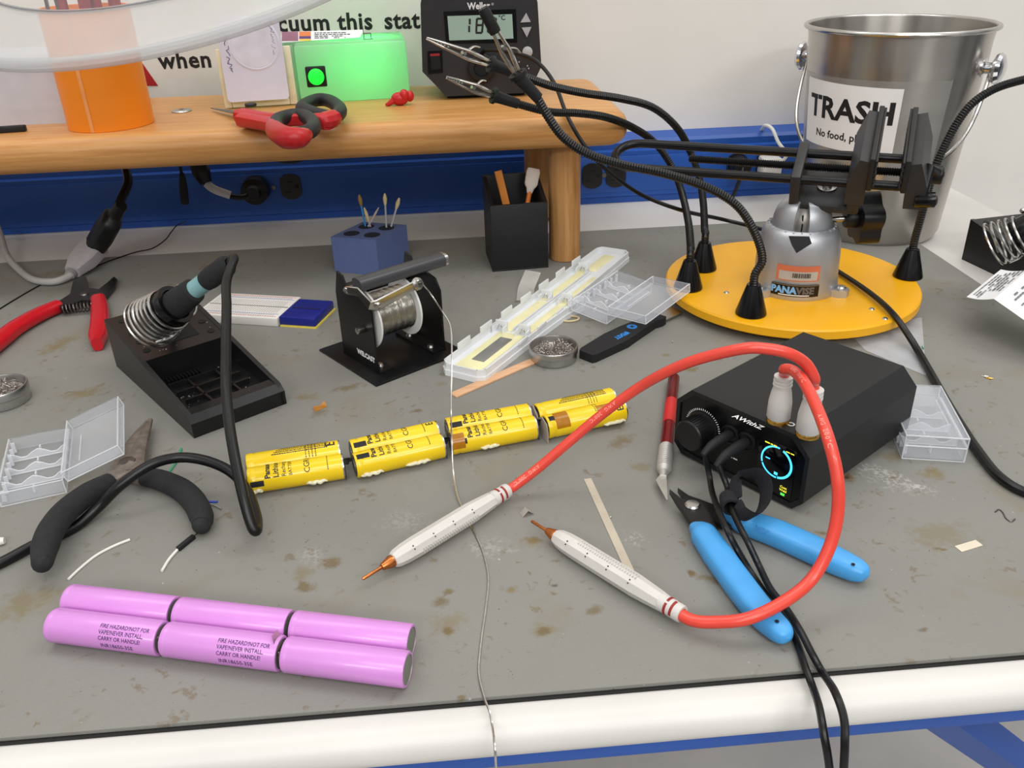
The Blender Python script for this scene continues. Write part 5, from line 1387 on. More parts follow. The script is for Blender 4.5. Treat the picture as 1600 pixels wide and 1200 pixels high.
# front: raised rim with a glossy plate inside
k = [(x + (2.6 if x < WW / 2 else -2.6) * (1 if 0 <= x <= WW else 0), z) for x, z in oc]
cx_, cz_ = WW / 2, WH / 2
ins = [(cx_ + (x - cx_) * .945, cz_ + (z - cz_) * .89) for x, z in oc]
mb = MB(); vs = [];
for (x, z), (x2, z2) in zip(oc, ins): vs += [(x, 2.2, z), (x, 0, z), (x2, 0, z2), (x2, 3, z2)]
fs = []
n = len(oc)
for i in range(n):
    j = (i + 1) % n
    for q in range(4): fs.append((4 * i + q, 4 * j + q, 4 * j + (q + 1) % 4, 4 * i + (q + 1) % 4))
mb.add(vs, fs, WM); o = part(t, 'front_rim', mb, WBODY)
mb = MB(); mb.prism(ins, 1.4, 2.2, XZ); o = part(t, 'front_plate', mb, BLACK_GLOSS)
FP = WM @ frame((0, 1.4, 0), (1, 0, 0), z=(0, -1, 0))      # front plane: local x along the front, y up
FPI = FP.inverted()
def fpt(u, v):
    r = FPI.to_3x3() @ _ray(u, v); c_ = FPI @ CAM_C
    p = c_ + r * (-c_.z / r.z); return p.x, p.y
# dial
kx, kz = 22.5, 29
mb = MB(); mb.lathe([(0, 0), (12.5, 0), (12.5, 1), (11, 1.6), (11, 15), (10.2, 16), (0, 16)], FP @ Matrix.Translation(Vector((kx, kz, 0))), 36); o = part(t, 'dial', mb, BLACK_PL)
mb = MB()
for i in range(36):
    w = 2 * PI * i / 36; mb.box((11.1, 0, 9), (.8, .7, 11), FP @ Matrix.Translation(Vector((kx, kz, 0))) @ Matrix.Rotation(w, 4, 'Z'))
part(o, 'dial_rib', mb, BLACK_PL)
mb = MB()
for i in range(40):
    w = math.radians(-40 + 260 * i / 39); mb.box((13.8, 0, .1), (1.4, .5, .2), FP @ Matrix.Translation(Vector((kx, kz, 0))) @ Matrix.Rotation(w, 4, 'Z'))
part(t, 'dial_scale', mb, INK_WHITE)
# display
sxy = [fpt(u, v) for u, v in ((1192, 691), (1246, 714), (1232, 772), (1180, 744))]
mx = sum(p[0] for p in sxy) / 4; mz = sum(p[1] for p in sxy) / 4
hw = 13.5; hh = 18
mb = MB(); mb.box((mx, mz, .25), (2 * hw, 2 * hh, .5), FP, bev=.2); o = part(t, 'display', mb, mat('display_glass', (5, 6, 10), .08))
rx, rz = fpt(1214, 722)
CY = mat('display_cyan', (70, 190, 235), .4, emit=1.5, var=.02)
YL = mat('display_yellow', (236, 226, 60), .4, emit=.9, var=.02)
GN = mat('display_green', (90, 226, 80), .4, emit=.9, var=.02)
def ring(a0, a1, r0, r1, m):
    vs, fs = [], []; n = 24
    for i in range(n + 1):
        w = math.radians(a0 + (a1 - a0) * i / n); vs += [(rx + r0 * math.cos(w), rz + r0 * math.sin(w), .62), (rx + r1 * math.cos(w), rz + r1 * math.sin(w), .62)]
    for i in range(n): fs.append((2 * i, 2 * i + 1, 2 * i + 3, 2 * i + 2))
    m.add(vs, fs, FP)
mb = MB(); ring(-80, 70, 10.0, 11.6, mb); ring(84, 200, 10.4, 11.6, mb); ring(204, 276, 10.4, 11.6, mb)
mb.box((rx - 6.5, rz + .5, .62), (3.2, .8, .1), FP); mb.box((rx + .5, rz - 8.2, .62), (2.6, 2, .1), FP); part(o, 'ring_gauge', mb, CY, 'glowing cyan ring')
mb = MB(); mb.scribble(FP @ Matrix.Translation(Vector((mx - 5, mz + 15.8, .55))), 9, 1.8, 1, random.Random(1)); mb.scribble(FP @ Matrix.Translation(Vector((mx + 9.5, mz + 15.2, .55))), 7, 1.6, 1, random.Random(5))
mb.text('Cont', FP @ Matrix.Translation(Vector((mx + 7.6, mz - 12.2, .55))), 1.7, .03); mb.text('Weld', FP @ Matrix.Translation(Vector((mx + 7.6, mz - 14.6, .55))), 1.7, .03); part(o, 'lettering', mb, YL)
mb = MB(); mb.box((mx + 7.6, mz - 16.8, .6), (3, 1.8, .1), FP); part(o, 'status_mark', mb, GN)
for x, z in ((45, 34), (58, 34)):
    mb = MB(); mb.lathe([(0, .4), (5.6, .4), (5.6, 0), (7, 0), (7, 1), (5.6, 1.4)], FP @ Matrix.Translation(Vector((x, z, 0))), 24); part(t, 'port', mb, BLACK_PL)
mb = MB(); mb.scribble(FP @ Matrix.Translation(Vector((50, 17, .1))), 12, 2, 1, random.Random(8)); part(t, 'port_marking', mb, INK_WHITE)
# top
TP = WM @ Matrix.Translation(Vector((0, 0, WH)))
def tpt(u, v):
    p = TP.inverted() @ at(u, v, WH); return p.x, p.y
mb = MB(); q0, q1 = tpt(1149, 652), tpt(1187, 668); mb.text('AWithZ', TP @ frame(((q0[0] + q1[0]) / 2, (q0[1] + q1[1]) / 2 - 1.5, 0), (1, 0, 0), z=(0, 0, 1)), 4.8, .014, 'CENTER', .12, sx=.98); part(t, 'lettering', mb, INK_WHITE)
q = tpt(1236, 663); mb = MB(); mb.lathe([(1.5, .05), (2.4, .05), (2.4, .14), (1.5, .14), (1.5, .05)], TP @ Matrix.Translation(Vector((q[0], q[1], 0))), 24); part(t, 'ring_mark', mb, INK_WHITE)
PLUGW = mat('plug_white', (206, 202, 196), .5, var=.03)
RSIL = mat('red_silicone', (226, 70, 54), .34, var=.03, coat=.2)
pl = []
for u, v in ((1211, 660), (1257, 682)):
    q = tpt(u, v); pl.append(TP @ Vector((q[0], q[1] + 3, 0)))
    mb = MB(); mb.lathe([(0, 0), (7.3, 0), (7.3, 1.4), (6.8, 2.6), (0, 2.6)], Matrix.Translation(pl[-1]), 28); part(t, 'gold_terminal', mb, BRASS)

def weld_lead(label, base, cable, rear, tip, rr, prints):
    root = thing('welding_lead', label, 'welding lead', base, 'welding leads of the spot welder')
    M = Matrix.Translation(base)
    m = MB(); m.lathe([(r * .84, 2.7 + (z - 1.8) * .64) for r, z in [(0, 1.8), (8.2, 1.8), (8.8, 3), (8.6, 20), (7.4, 30), (6.4, 36), (6.4, 37.4), (7, 37.8), (7, 39.4), (6.2, 39.8), (6.2, 41), (6.9, 41.4), (6.9, 43), (6.1, 43.4), (6.1, 44.4), (6.8, 44.8), (6.8, 47.5), (5.4, 48.2), (0, 48.2)]], M, 32); part(root, 'plug', m, PLUGW)
    d = (tip - rear).normalized()
    m = MB(); CP = catmull([base + Vector((0, 0, 28))] + cable + [rear - d * 6, rear + d * 6], 10); m.tube(CP, 3.4, n=14, smooth=False); c_ = part(root, 'cable', m, RSIL)
    CL_ = sum((b - a).length for a, b in zip(CP, CP[1:]))
    m = MB()
    for st in prints: m.path_text('AWG  200°C', CP, 3.4, CL_ * st, 2.5, (CAM_C - rear).normalized() + Vector((-.25, .1, .1)))
    part(c_, 'lettering', m, mat('pale_red_print', (244, 150, 136), .5))
    P = zframe(rear, d); L = (tip - rear).length
    m = MB()
    m.lathe([(3.3, 0), (4.7, 0), (5.0, 1.2), (5.0, 10), (5.3, 14)], P, 24)
    m.lathe([(5.3, 13.5), (6.1, 24), (6.7, 33), (6.7, L - 40), (6.4, L - 31), (5.6, L - 25), (4.6, L - 22.4), (3.6, L - 22), (0, L - 22)], P, 8)
    pen = part(root, 'pen_body', m, PLUGW, angle=25)
    m = MB()
    vdir_ = (CAM_C - rear).normalized(); f = frame(rear, d, z=(vdir_ - vdir_.dot(d) * d))
    for k in range(4):
        for s in (-1.2, 1.2): m.cyl(.42, 6.0, 6.7, f @ Matrix.Translation(Vector((34 + k * (L - 66) / 3.2, 0, 0))) @ Matrix.Rotation(s * .14, 4, 'X'), 8)
    part(pen, 'dot_mark', m, INK)
    m = MB()
    for k in range(24): m.box((32 + k * 1.9, 0, 7.2), (.8, 3.6, .5), f @ Matrix.Translation(Vector((0, 0, -.65))) @ Matrix.Rotation(rr, 4, 'X') @ Matrix.Translation(Vector((0, 0, -.25))))
    part(pen, 'grip_rib', m, mat('rib_grey', (190, 187, 182), .5))
    m = MB()
    for q, (x0, a0, a1) in enumerate(((4.9, 20, 120), (4.9, 160, 260), (8.9, -40, 70), (8.9, 100, 220))):
        for k in range(8): m.box((x0, 0, 4.75), (1.5, 1.3, .9), f @ Matrix.Rotation(math.radians(a0 + (a1 - a0) * k / 7 - 70), 4, 'X'))
    part(pen, 'relief_slit', m, mat('slit_red', (150, 40, 34), .5))
    m = MB(); m.lathe([(0, L - 22.4), (3.7, L - 22.2), (3.9, L - 20.5), (2.0, L - 14), (1.05, L - 13.6), (1.0, L - .8), (.6, L), (0, L)], P, 20); part(root, 'copper_tip', m, COPPER)
    return root
b0, b1 = pl
r1, t1 = at(793, 766, 9.4), at(566, 905, 6.5)
weld_lead('red welding cable looping back to a white pen pointing at the pink cells', b1,
          [b1 + Vector((-.3, 1, 35)), at(1272, 590, 97), at(1258, 567, 107), at(1232, 552, 116), at(1197, 545, 119), at(1160, 545, 118), at(1092, 561, 106), at(1040, 582, 92), at(990, 611, 74), at(935, 652, 54), at(885, 694, 36), at(840, 732, 20)], r1, t1, -.75, (.62, .87))
r2, t2 = at(1066, 960, 8.6), at(830, 814, 7)
weld_lead('red welding cable curving toward the bench front to a white pen pointing away', b0,
          [b0 + Vector((.3, 0, 33.5)), at(1226, 577, 96), at(1240, 580, 98), at(1256, 597, 100), at(1274, 632, 97), at(1294, 685, 92), at(1308, 745, 76), at(1309, 800, 58), at(1296, 855, 40), at(1268, 905, 25), at(1225, 940, 20), at(1170, 966, 16), at(1118, 972, 11)], r2, t2, .7, (.1, .3))

# ------------------------------------------------------------------ craft knife
a, b = at(1053, 590, 5), at(1036, 745, 5)
d = (b - a).normalized(); M = zframe(a, d); L = (b - a).length
t = thing('craft_knife', 'red anodised craft knife with a knurled silver collar lying beside the spot welder', 'knife', a)
mb = MB(); mb.lathe([(0, 0), (4.3, 0), (4.6, .5), (4.6, L * .28), (0, L * .28)], M, 20); part(t, 'handle', mb, mat('red_anodised_dark', (128, 12, 24), .28, .6))
mb = MB(); mb.lathe([(0, L * .28), (4.8, L * .28), (4.8, L * .52), (0, L * .52)], M, 20); part(t, 'sleeve', mb, mat('red_anodised', (206, 36, 36), .4), 'brighter red band')
mb = MB(); mb.lathe([(0, L * .52), (4.6, L * .52), (4.6, L * .74), (0, L * .74)], M, 20); part(t, 'handle', mb, mat('red_anodised_mid', (140, 14, 26), .26, .6))
mb = MB(); pr = [(0, L * .74)] + [(5.0 + (.25 if i % 2 else -.1), L * .74 + i * (L * .2 / 24)) for i in range(25)] + [(3.2, L * .96), (2.4, L), (0, L)]; mb.lathe(pr, M, 24); part(t, 'collar', mb, mat('knurled_aluminium', (196, 194, 190), .45, .6), 'knurled silver collar', angle=15)
f = frame(b, d, z=(0, 0, 1))
mb = MB(); mb.prism([(-1, -2.6), (2, -3.6), (5, -4.6), (27, 4.0), (26, 4.6), (3, 2.6), (-1, 2)], -.3, .3, f); part(t, 'blade', mb, mat('blade_steel', (206, 204, 198), .25, 1.0))

# ------------------------------------------------------------------ flush cutters
t = thing('flush_cutters', 'flush cutters with sky-blue handles lying open in front of the spot welder', 'cutters', at(1083, 790, 0))
SKY = mat('sky_blue_grip', (72, 158, 222), .38, var=.04)
CUT = mat('cutter_black', (40, 38, 38), .4, .5, var=.15)
mb = MB(); mb.tube([at(1082, 822, 7), at(1098, 834, 7), at(1122, 868, 7), at(1156, 915, 7), at(1190, 958, 7), at(1218, 985, 7), at(1229, 996, 7), at(1233, 1000, 7)], [3, 8, 8.6, 8.4, 8, 6.6, 4.4, 1], n=16, up=(0, 0, 1), h=[3, 6.2, 6.8, 6.8, 6.6, 5.6, 4, 1], e=.65)
mb2 = MB(); mb2.cyl(1.1, 0, .3, Matrix.Translation(at(1214, 971, 13)), 10)
o = part(t, 'handle', mb, SKY); part(o, 'hole', mb2, HOLE)
mb = MB(); mb.tube([at(1138, 800, 7), at(1165, 816, 7), at(1210, 832, 7), at(1262, 855, 7), at(1310, 878, 7), at(1338, 891, 7), at(1351, 898, 7), at(1356, 901, 7)], [6, 8, 8.8, 8.8, 8.2, 7, 4.6, 1], n=16, up=(0, 0, 1), h=[4.6, 6.2, 6.8, 6.8, 6.6, 5.8, 4.2, 1], e=.65)
mb2 = MB(); mb2.cyl(1.1, 0, .3, Matrix.Translation(at(1333, 882, 13)), 10)
o = part(t, 'handle', mb, SKY); part(o, 'hole', mb2, HOLE)
P = lambda l, z: [(at(u, v, z).x, at(u, v, z).y) for u, v in l]
mb = MB(); mb.prism(P([(1046, 768), (1064, 783), (1076, 784), (1096, 790), (1112, 812), (1122, 834), (1104, 842), (1082, 824), (1068, 802), (1058, 788)], 8), 6, 10, bev=.6); part(t, 'jaw', mb, CUT)
mb = MB(); mb.prism(P([(1059, 764), (1076, 776), (1094, 782), (1120, 792), (1146, 800), (1150, 822), (1128, 822), (1100, 808), (1080, 800), (1072, 786)], 5), 2.4, 6, bev=.6); part(t, 'jaw', mb, CUT)
q = P([(1082, 790)], 10)[0]; mb = MB(); mb.lathe([(0, 12.2), (4, 11.8), (5, 10.8), (5, 9.5)], Matrix.Translation(Vector((q[0], q[1], 0))), 20); part(t, 'rivet', mb, STEEL)
q0 = at(1178, 822, 13.6); q1 = at(1203, 834, 13.6); fm = frame(q0.lerp(q1, .5), q1 - q0, z=(0, 0, 1))
mb = MB(); mb.text('USA', fm @ Matrix.Rotation(PI, 4, 'Z') @ Matrix.Translation(Vector((0, -2, .1))), 4, .02); part(o, 'lettering', mb, mat('sky_emboss', (56, 132, 196), .45))

# ------------------------------------------------------------------ power leads of the welder
def dc(label, plug, cord, group='thin power leads of the spot welder'):
    root = thing('dc_lead', label, 'cable', cord[2], group)
    m = MB(); m.tube(plug, [3.2, 3.7, 3.5, 3.3, 2.5, 2.0], n=14, sub=4); part(root, 'plug', m, BLACK_SOFT)
    m = MB(); m.tube([plug[-1] - (plug[-1] - plug[-2]).normalized() * 2] + cord, 1.95, n=10, sub=8); part(root, 'cord', m, CORD)
    return root
s1 = FP @ Vector((45, 34, .6)); s2 = FP @ Vector((58, 34, .6)); no = FP.to_3x3() @ Vector((0, 0, 1))
dc('black power lead whose plug sits nearest the dial of the spot welder', [s1, s1 + no * 6, s1 + no * 12, s1 + no * 19 + Vector((0, 0, -.6)), s1 + no * 24 + Vector((0, 0, -1.8)), s1 + no * 28 + Vector((0, 0, -4))],
   [at(1108, 742, 16), at(1113, 770, 14), at(1124, 800, 19), at(1138, 832, 18), at(1155, 864, 9), at(1178, 902, 3), at(1202, 934, 3), at(1226, 962, 2.4), at(1244, 1000, 2.2), at(1259, 1045, 2.2), at(1270, 1074, 1), on(1280, 1105, 277), on(1288, 1150, 263), on(1296, 1200, 258), on(1300, 1270, 256)])
vl = dc('black power lead passing through the loop of fabric strap', [s2, s2 + no * 6, s2 + no * 13, s2 + no * 21 + Vector((0, 0, -.6)), s2 + no * 27 + Vector((0, 0, -2)), s2 + no * 31 + Vector((0, 0, -5))],
   [at(1136, 760, 18), at(1140, 785, 19), at(1152, 815, 21), at(1168, 846, 18), at(1186, 884, 8), at(1204, 920, 8), at(1228, 950, 9), at(1250, 985, 9), at(1268, 1020, 6), at(1286, 1052, 2.5), on(1304, 1080, 279), on(1318, 1120, 266), on(1320, 1160, 258), on(1318, 1210, 254), on(1316, 1270, 250)])
# hook-and-loop strap
VEL = mat('strap_fabric', (26, 26, 32), .9, var=.3, scale=700, bump=.6, bscale=3000)
cI = at(1140, 785, 19)
t = thing('cable_strap', 'black fabric strap looped round the leads in front of the display', 'strap', cI)
mb = MB(); mb.lathe([(4.2, -6), (5.6, -6), (6, 0), (5.6, 6), (4.2, 6), (4.2, -6)], zframe(cI, at(1148, 806, 20) - at(1137, 768, 18)), 24); part(t, 'wrap', mb, VEL)
LP = [at(1150, 780, 22), at(1150, 750, 28), at(1166, 740, 33), at(1186, 742, 33), at(1197, 762, 27), at(1193, 790, 21), at(1178, 806, 20), at(1160, 802, 21), at(1150, 790, 22)]
mb = MB(); mb.tube(LP, .8, n=8, up=(.55, -.45, .8), h=5.5); part(t, 'loop', mb, VEL)

# ------------------------------------------------------------------ nickel strips and scraps
a, b = at(918, 748, .3), at(984, 892, .3)
mb = MB(); mb.span((0, -2.6, -.2), ((b - a).length, 2.6, .2), frame(a, b - a, z=(0, 0, 1))); solo('nickel_strip', mb, mat('nickel_matte', (206, 196, 178), .38, .45, var=.06), 'long thin nickel strip lying on the mat, one end beneath the white pen', 'metal strip', a)
a, b = at(1497, 858, .3), at(1530, 848, .3)
mb = MB(); mb.span((0, -2.8, -.2), ((b - a).length, 2.8, .2), frame(a, b - a, z=(0, 0, 1))); solo('nickel_strip', mb, mat('pale_tab', (216, 206, 186), .5), 'short pale metal tab lying alone on the mat in front of the closed clear box', 'metal strip', a)
q = at(823, 803, 0); fm = rotz(q, 20)
mb = MB(); mb.add([(-4, -2.5, .2), (0, -2.5, 4), (0, 2.5, 4), (-4, 2.5, .2), (4, -2.5, .3), (4, 2.5, .3)], [(0, 1, 2, 3), (1, 4, 5, 2)], fm); solo('bent_tab', mb, mat('bright_tab', (196, 192, 184), .3, .5), 'tiny folded nickel tab lying before the tip of a white pen', 'metal tab', q)

# ------------------------------------------------------------------ pink cells
PINK = mat('pink_wrap', (206, 138, 209), .3, var=.02, scale=30, coat=.15)
CAPG = mat('cell_end_grey', (150, 152, 142), .45, .6, var=.06)
PR, PL = 9.25, 65.0
A = at(85, 976, 9.3); B = at(637, 1046, 9.3); px_ = (B - A); px_.z = 0; px_.normalize()
py_ = Vector((-px_.y, px_.x, 0))
rot = math.atan2(px_.y, px_.x)
def cell_frame(o, roll=0): return Matrix.Translation(Vector(o)) @ Matrix.Rotation(rot, 4, 'Z') @ Matrix.Rotation(math.radians(roll), 4, 'X')
XM = Matrix(((0, 0, 1, 0), (0, 1, 0, 0), (-1, 0, 0, 0), (0, 0, 0, 1)))   # lathe axis -> x
def pink_proto(M, label):
    t = thing('pink_cell', label, 'battery', M, 'pink cylindrical cells')
    m = MB(); m.lathe([(PR - 1.6, 0), (PR - .5, 0), (PR, .8), (PR, 2.4), (PR - .12, 3), (PR - .12, 3.6), (PR, 4.2), (PR, PL - .8), (PR - .5, PL), (PR - 1.6, PL)], M @ XM, 48); part(t, 'wrapper', m, PINK)
    m = MB(); m.lathe([(0, PL - .35), (PR - 1.6, PL - .35), (PR - 1.5, PL - .05)], M @ XM, 40); part(t, 'flat_end', m, CAPG, 'flat grey metal end')
    m = MB(); m.lathe([(0, -.6), (4.6, -.6), (5, -.2), (5, .3), (PR - 1.6, .3), (PR - 1.5, .05)], M @ XM, 40); part(t, 'button_end', m, CAPG, 'button-shaped metal end')
    return t
step = PL + 2.6
A2 = at(118, 929, 9.3); off = (A2 - A).dot(px_)
front = [A + px_ * (step * k) for k in range(3)]
rear = [A + px_ * (off + step * k) + py_ * 18.7 for k in range(3)]
for p in front + rear: p.z = PR + .02
proto = pink_proto(cell_frame(front[0]), 'pink cell with printed warning in the front row, the one nearest the loose white wire')
cells = [proto]
LB = ['pink cell with printed warning amid the front row, bent tab at its end', 'unprinted pink cell with a flat grey end closing the front row',
      'unprinted pink cell in the rear row, nearest the loose white wire', 'unprinted pink cell in the middle of the rear row', 'unprinted pink cell of the rear row whose grey end faces the solder strand']
for p, lb in zip(front[1:] + rear, LB):
    c = copy_tree(proto, cell_frame(p)); c['label'] = lb; cells.append(c)
INKP = mat('purple_ink', (58, 34, 84), .6)
for c, x in ((cells[0], 46), (cells[1], 46)):
    M = FR[c.name]
    rowsM = M @ Matrix.Rotation(math.radians(58), 4, 'X')
    for k, s in enumerate(('FIRE HAZARD!NOT FOR', 'VAPE!NEVER INSTALL,', 'CARRY OR HANDLE!', 'INR18650-35E')):
        m = MB(); m.text(s, M @ Matrix.Rotation(math.radians(32 + 20 * k + (8 if k == 3 else 0)), 4, 'X') @ Matrix.Translation(Vector((x + (-13 if k < 3 else -12), 0, 0))), (2.25 if k < 3 else 2.7), .012, 'LEFT', .06, ('x', PR), sx=.84, space=1.02)
        part(c, 'lettering', m, INKP)
# folded nickel tabs between the cells
for k in range(2):
    p = (front[k] + rear[k]) / 2 + px_ * (PL + 1.6 - off * .5 + (off * .5)); 
    base = front[k] + px_ * (PL + .55)
    M = frame(Vector((base.x, base.y, 0)), px_, z=(0, 0, 1))
    m = MB(); m.span((0, -5.5, 3.5), (.3, 5.5, 12), M); m.span((.3, -5, 3.8), (1.2, -4.4, 15), M)
    if k: m.add([(0, -5, 11), (0, 4, 11), (-3.2, 4.4, 21.5), (-3.4, -1.6, 22.5)], [(0, 1, 2, 3)], M)
    solo('connecting_tab', m, NICKEL, ('folded nickel tab standing up between two pink cells in the front row' if k else 'nickel tab pinched between the first two pink cells of the front row'), 'metal tab', Vector((base.x, base.y, 3.5)))

# ------------------------------------------------------------------ yellow cells
YELW = mat('yellow_wrap', (236, 200, 14), .26, var=.03, scale=30, coat=.2)
YR, YLN = 9.05, 64.5
def yellow_proto(M, label):
    t = thing('yellow_cell', label, 'battery', M, 'yellow cylindrical cells')
    m = MB(); m.lathe([(YR - 1.4, 0), (YR - .4, .1), (YR, .9), (YR, 4.2), (YR - .35, 5), (YR - .35, 5.6), (YR, 6.4), (YR, YLN - 1.2)], M @ XM, 44); part(t, 'wrapper', m, YELW)
    m = MB(); m.lathe([(YR, YLN - 1.4), (YR - .1, YLN - .3), (YR - .9, YLN), (0, YLN - .1)], M @ XM, 44); part(t, 'metal_end', m, STEEL, 'bare metal end')
    m = MB(); m.lathe([(0, -.8), (4.6, -.8), (5, 0), (YR - 1.4, .2), (YR - 1.2, 0)], M @ XM, 40); part(t, 'button_end', m, STEEL_DARK, 'button-shaped end')
    return t
YP = [((389, 757), (538, 733)), ((556, 731), (693, 697)), ((708, 695), (837, 671)), ((856, 668), (972, 642)),
      ((386, 724), (533, 702)), ((549, 703), (682, 675)), ((698, 668), (824, 645)), ((838, 648), (955, 622))]
YLAB = ['yellow cell with black name print, front of the pair nearest the hanging black cord', 'yellow cell with a black end mark, front of the second pair from the black cord',
        'yellow cell with an orange tape scrap, front of the pair under the solder strand', 'yellow cell under the red cable, front of the pair nearest the craft knife',
        'yellow cell with fine print and big E, rear of the pair nearest the black cord', 'yellow cell with a big E, rear of the second pair from the black cord',
        'yellow cell with black name print, rear of the pair under the solder strand', 'yellow cell with fine warning print, rear of the pair nearest the craft knife']
ys = []
fr_ = []
for i, (a, b) in enumerate(YP):
    pa, pb = at(a[0], a[1], YR), at(b[0], b[1], YR)
    fr_.append([pa, pb])
for i in range(4):   # keep each pair parallel and touching
    fa, fb = fr_[i]; d = (fb - fa); d.z = 0; ra, rb = fr_[i + 4]; d2 = rb - ra; d2.z = 0
    dd = (d.normalized() + d2.normalized()).normalized(); nn = Vector((-dd.y, dd.x, 0))
    mid = ((fa + fb) / 2 + (ra + rb) / 2) / 2; f0 = (fa + fb) / 2; r0 = (ra + rb) / 2
    for k, m0 in ((i, f0), (i + 4, r0)):
        s = (m0 - mid).dot(dd); o = mid + dd * (s - YLN / 2) + nn * ((-1 if k < 4 else 1) * (YR + .1)); o.z = YR + .02
        fr_[k] = Matrix.Translation(o) @ Matrix.Rotation(math.atan2(dd.y, dd.x), 4, 'Z')
protoy = yellow_proto(fr_[0], YLAB[0]); ys = [protoy]
for i in range(1, 8):
    c = copy_tree(protoy, fr_[i]); c['label'] = YLAB[i]; ys.append(c)
def across(c, s, x, cap, deg, bold=.01, align='LEFT', sx=1.0):
    """Lettering that reads round the cell, from its front upward."""
    M = FR[c.name] @ Matrix.Rotation(math.radians(deg), 4, 'X') @ Matrix(((0, -1, 0, x), (1, 0, 0, 0), (0, 0, 1, 0), (0, 0, 0, 1)))
    m = MB(); m.text(s, M, cap, bold, align, .07, ('y', YR), sx=sx); part(c, 'lettering', m, INK)
def fine(c, x, w, rows, deg, h, seed):
    M = FR[c.name] @ Matrix.Rotation(math.radians(deg), 4, 'X') @ Matrix(((0, -1, 0, x), (1, 0, 0, 0), (0, 0, 1, 0), (0, 0, 0, 1)))
    m = MB(); rnd = random.Random(seed)
    for r in range(rows):
        xx = -w / 2; y = h * (.5 - (r + .5) / rows)
        while xx < w / 2 - rnd.random() * 2:
            l = rnd.uniform(.4, 1.3); q = [(xx, y - .3), (xx + l, y - .3), (xx + l, y + .3), (xx, y + .3)]
            m.add([((YR + .07) * math.sin(a / YR), b, (YR + .07) * math.cos(a / YR)) for a, b in q], [(0, 1, 2, 3)], M); xx += l + .35
    part(c, 'fine_print', m, INK)
def name_print(c, deg, full=True):
    across(c, 'Panasonic', 15, 3.7, deg, .035); across(c, 'Lithium Ion', 20.6, 3.7, deg, .02); across(c, 'Rechargeable', 25.4, 2.9, deg, .005); across(c, 'BATTERY', 29.6, 2.4, deg, .005)
    across(c, 'CGR18650E', 41.5, 4.0, deg, .005); fine(c, 53.5, 14, 1, deg - 44, 1.4, 5)
name_print(ys[0], 62); name_print(ys[1], 40); name_print(ys[2], 52); name_print(ys[5], 40); name_print(ys[6], 46)
for k, sd in ((4, 2), (7, 3)):
    M = FR[ys[k].name]
    fine(ys[k], 44, 17, 4, 4, 9, sd); 
    m = MB(); rnd = random.Random(sd)
    for r in range(6):
        a = math.radians(34 - r * 11); x = 16 + (6 - r) * 1.5
        while x < 56:
            l = rnd.uniform(.5, 1.6); m.patch(x, x + l, math.degrees(a) - 3, math.degrees(a) + 3, YR, M, .07, 1); x += l + .3
    part(ys[k], 'fine_print', m, INK)
for k, dg in ((4, 22), (5, 12), (3, 60)): across(ys[k], 'E', 61, 7.2 if k == 4 else 5.5, dg, .01)
fine(ys[3], 40, 14, 2, -8, 4, 8)
for k, a0 in ((0, 78), (1, 20), (5, 30), (2, 62), (6, 40), (3, 20)):
    # the front of the cell is toward -y: angles there are positive
    m = MB(); m.patch(1.6, 10.5, a0 - 12, a0 + 14, YR, FR[ys[k].name] @ Matrix.Scale(-1, 4, (0, 1, 0)), .09, 8, 1); part(ys[k], 'end_mark', m, BLACK_SOFT)
AMB = mat('amber_tape', (176, 112, 12), .2, alpha=.82, var=.15, scale=200)
m = MB(); m.patch(-.2, 9, 20, 95, YR, FR[ys[2].name] @ Matrix.Scale(-1, 4, (0, 1, 0)), .2, 10, 1); part(ys[2], 'tape_scrap', m, AMB, 'amber tape scrap')
m = MB(); m.patch(6, 17, -10, 80, YR, FR[ys[3].name] @ Matrix.Scale(-1, 4, (0, 1, 0)), .2, 10, 1); m.patch(40, 58, 5, 40, YR, FR[ys[3].name] @ Matrix.Scale(-1, 4, (0, 1, 0)), .2, 8, 1); part(ys[3], 'tape_scrap', m, AMB, 'amber tape scrap')
GLUE = mat('glue_residue', (226, 222, 190), .6, var=.1, scale=300)
for k, xs_ in ((0, ((1, 9), (38, 52))), (1, ((2, 18), (34, 52))), (2, ((20, 34),)), (3, ((20, 30), (44, 62)))):
    m = MB()
    for x0, x1 in xs_: m.tube([FR[ys[k].name] @ Vector((x, -YR * .93 - .4 + .3 * math.sin(x * 2), -YR * .42 + .5 * math.sin(x * 1.3))) for x in [x0 + (x1 - x0) * i / 8 for i in range(9)]], [.3, 1.3, 1.5, 1.2, 1.6, 1.3, .4], n=7)
    part(ys[k], 'glue_residue', m, GLUE)
TABD = mat('tarnished_tab', (84, 82, 80), .4, .8, var=.2)
for i in range(3):
    M = fr_[i]; M5 = fr_[i + 4]
    p = (M @ Vector((YLN + .3, 0, 0))); q = (M5 @ Vector((YLN + .3, 0, 0)))
    d = M.to_3x3() @ Vector((1, 0, 0))
    m = MB(); m.span((0, -7, 1.5), (.4, 7, 12), frame(Vector((p.x, p.y, 0)), d, z=(0, 0, 1))); m.tube([p + d * .5 + Vector((0, 0, 1)), p + d * 2.2 + Vector((0, 1, 5)), p + d * 3 + Vector((0, 3, 1))], 2.6, n=6, up=(0, .6, .6), h=.25)
    solo('connecting_tab', m, TABD, ['tarnished tab in the gap beside the yellow pair nearest the black cord', 'tarnished tab in the gap beside the second yellow pair from the black cord', 'tarnished tab in the gap beside the yellow pair under the solder strand'][i], 'metal tab', Vector((p.x, p.y, 1.5)))
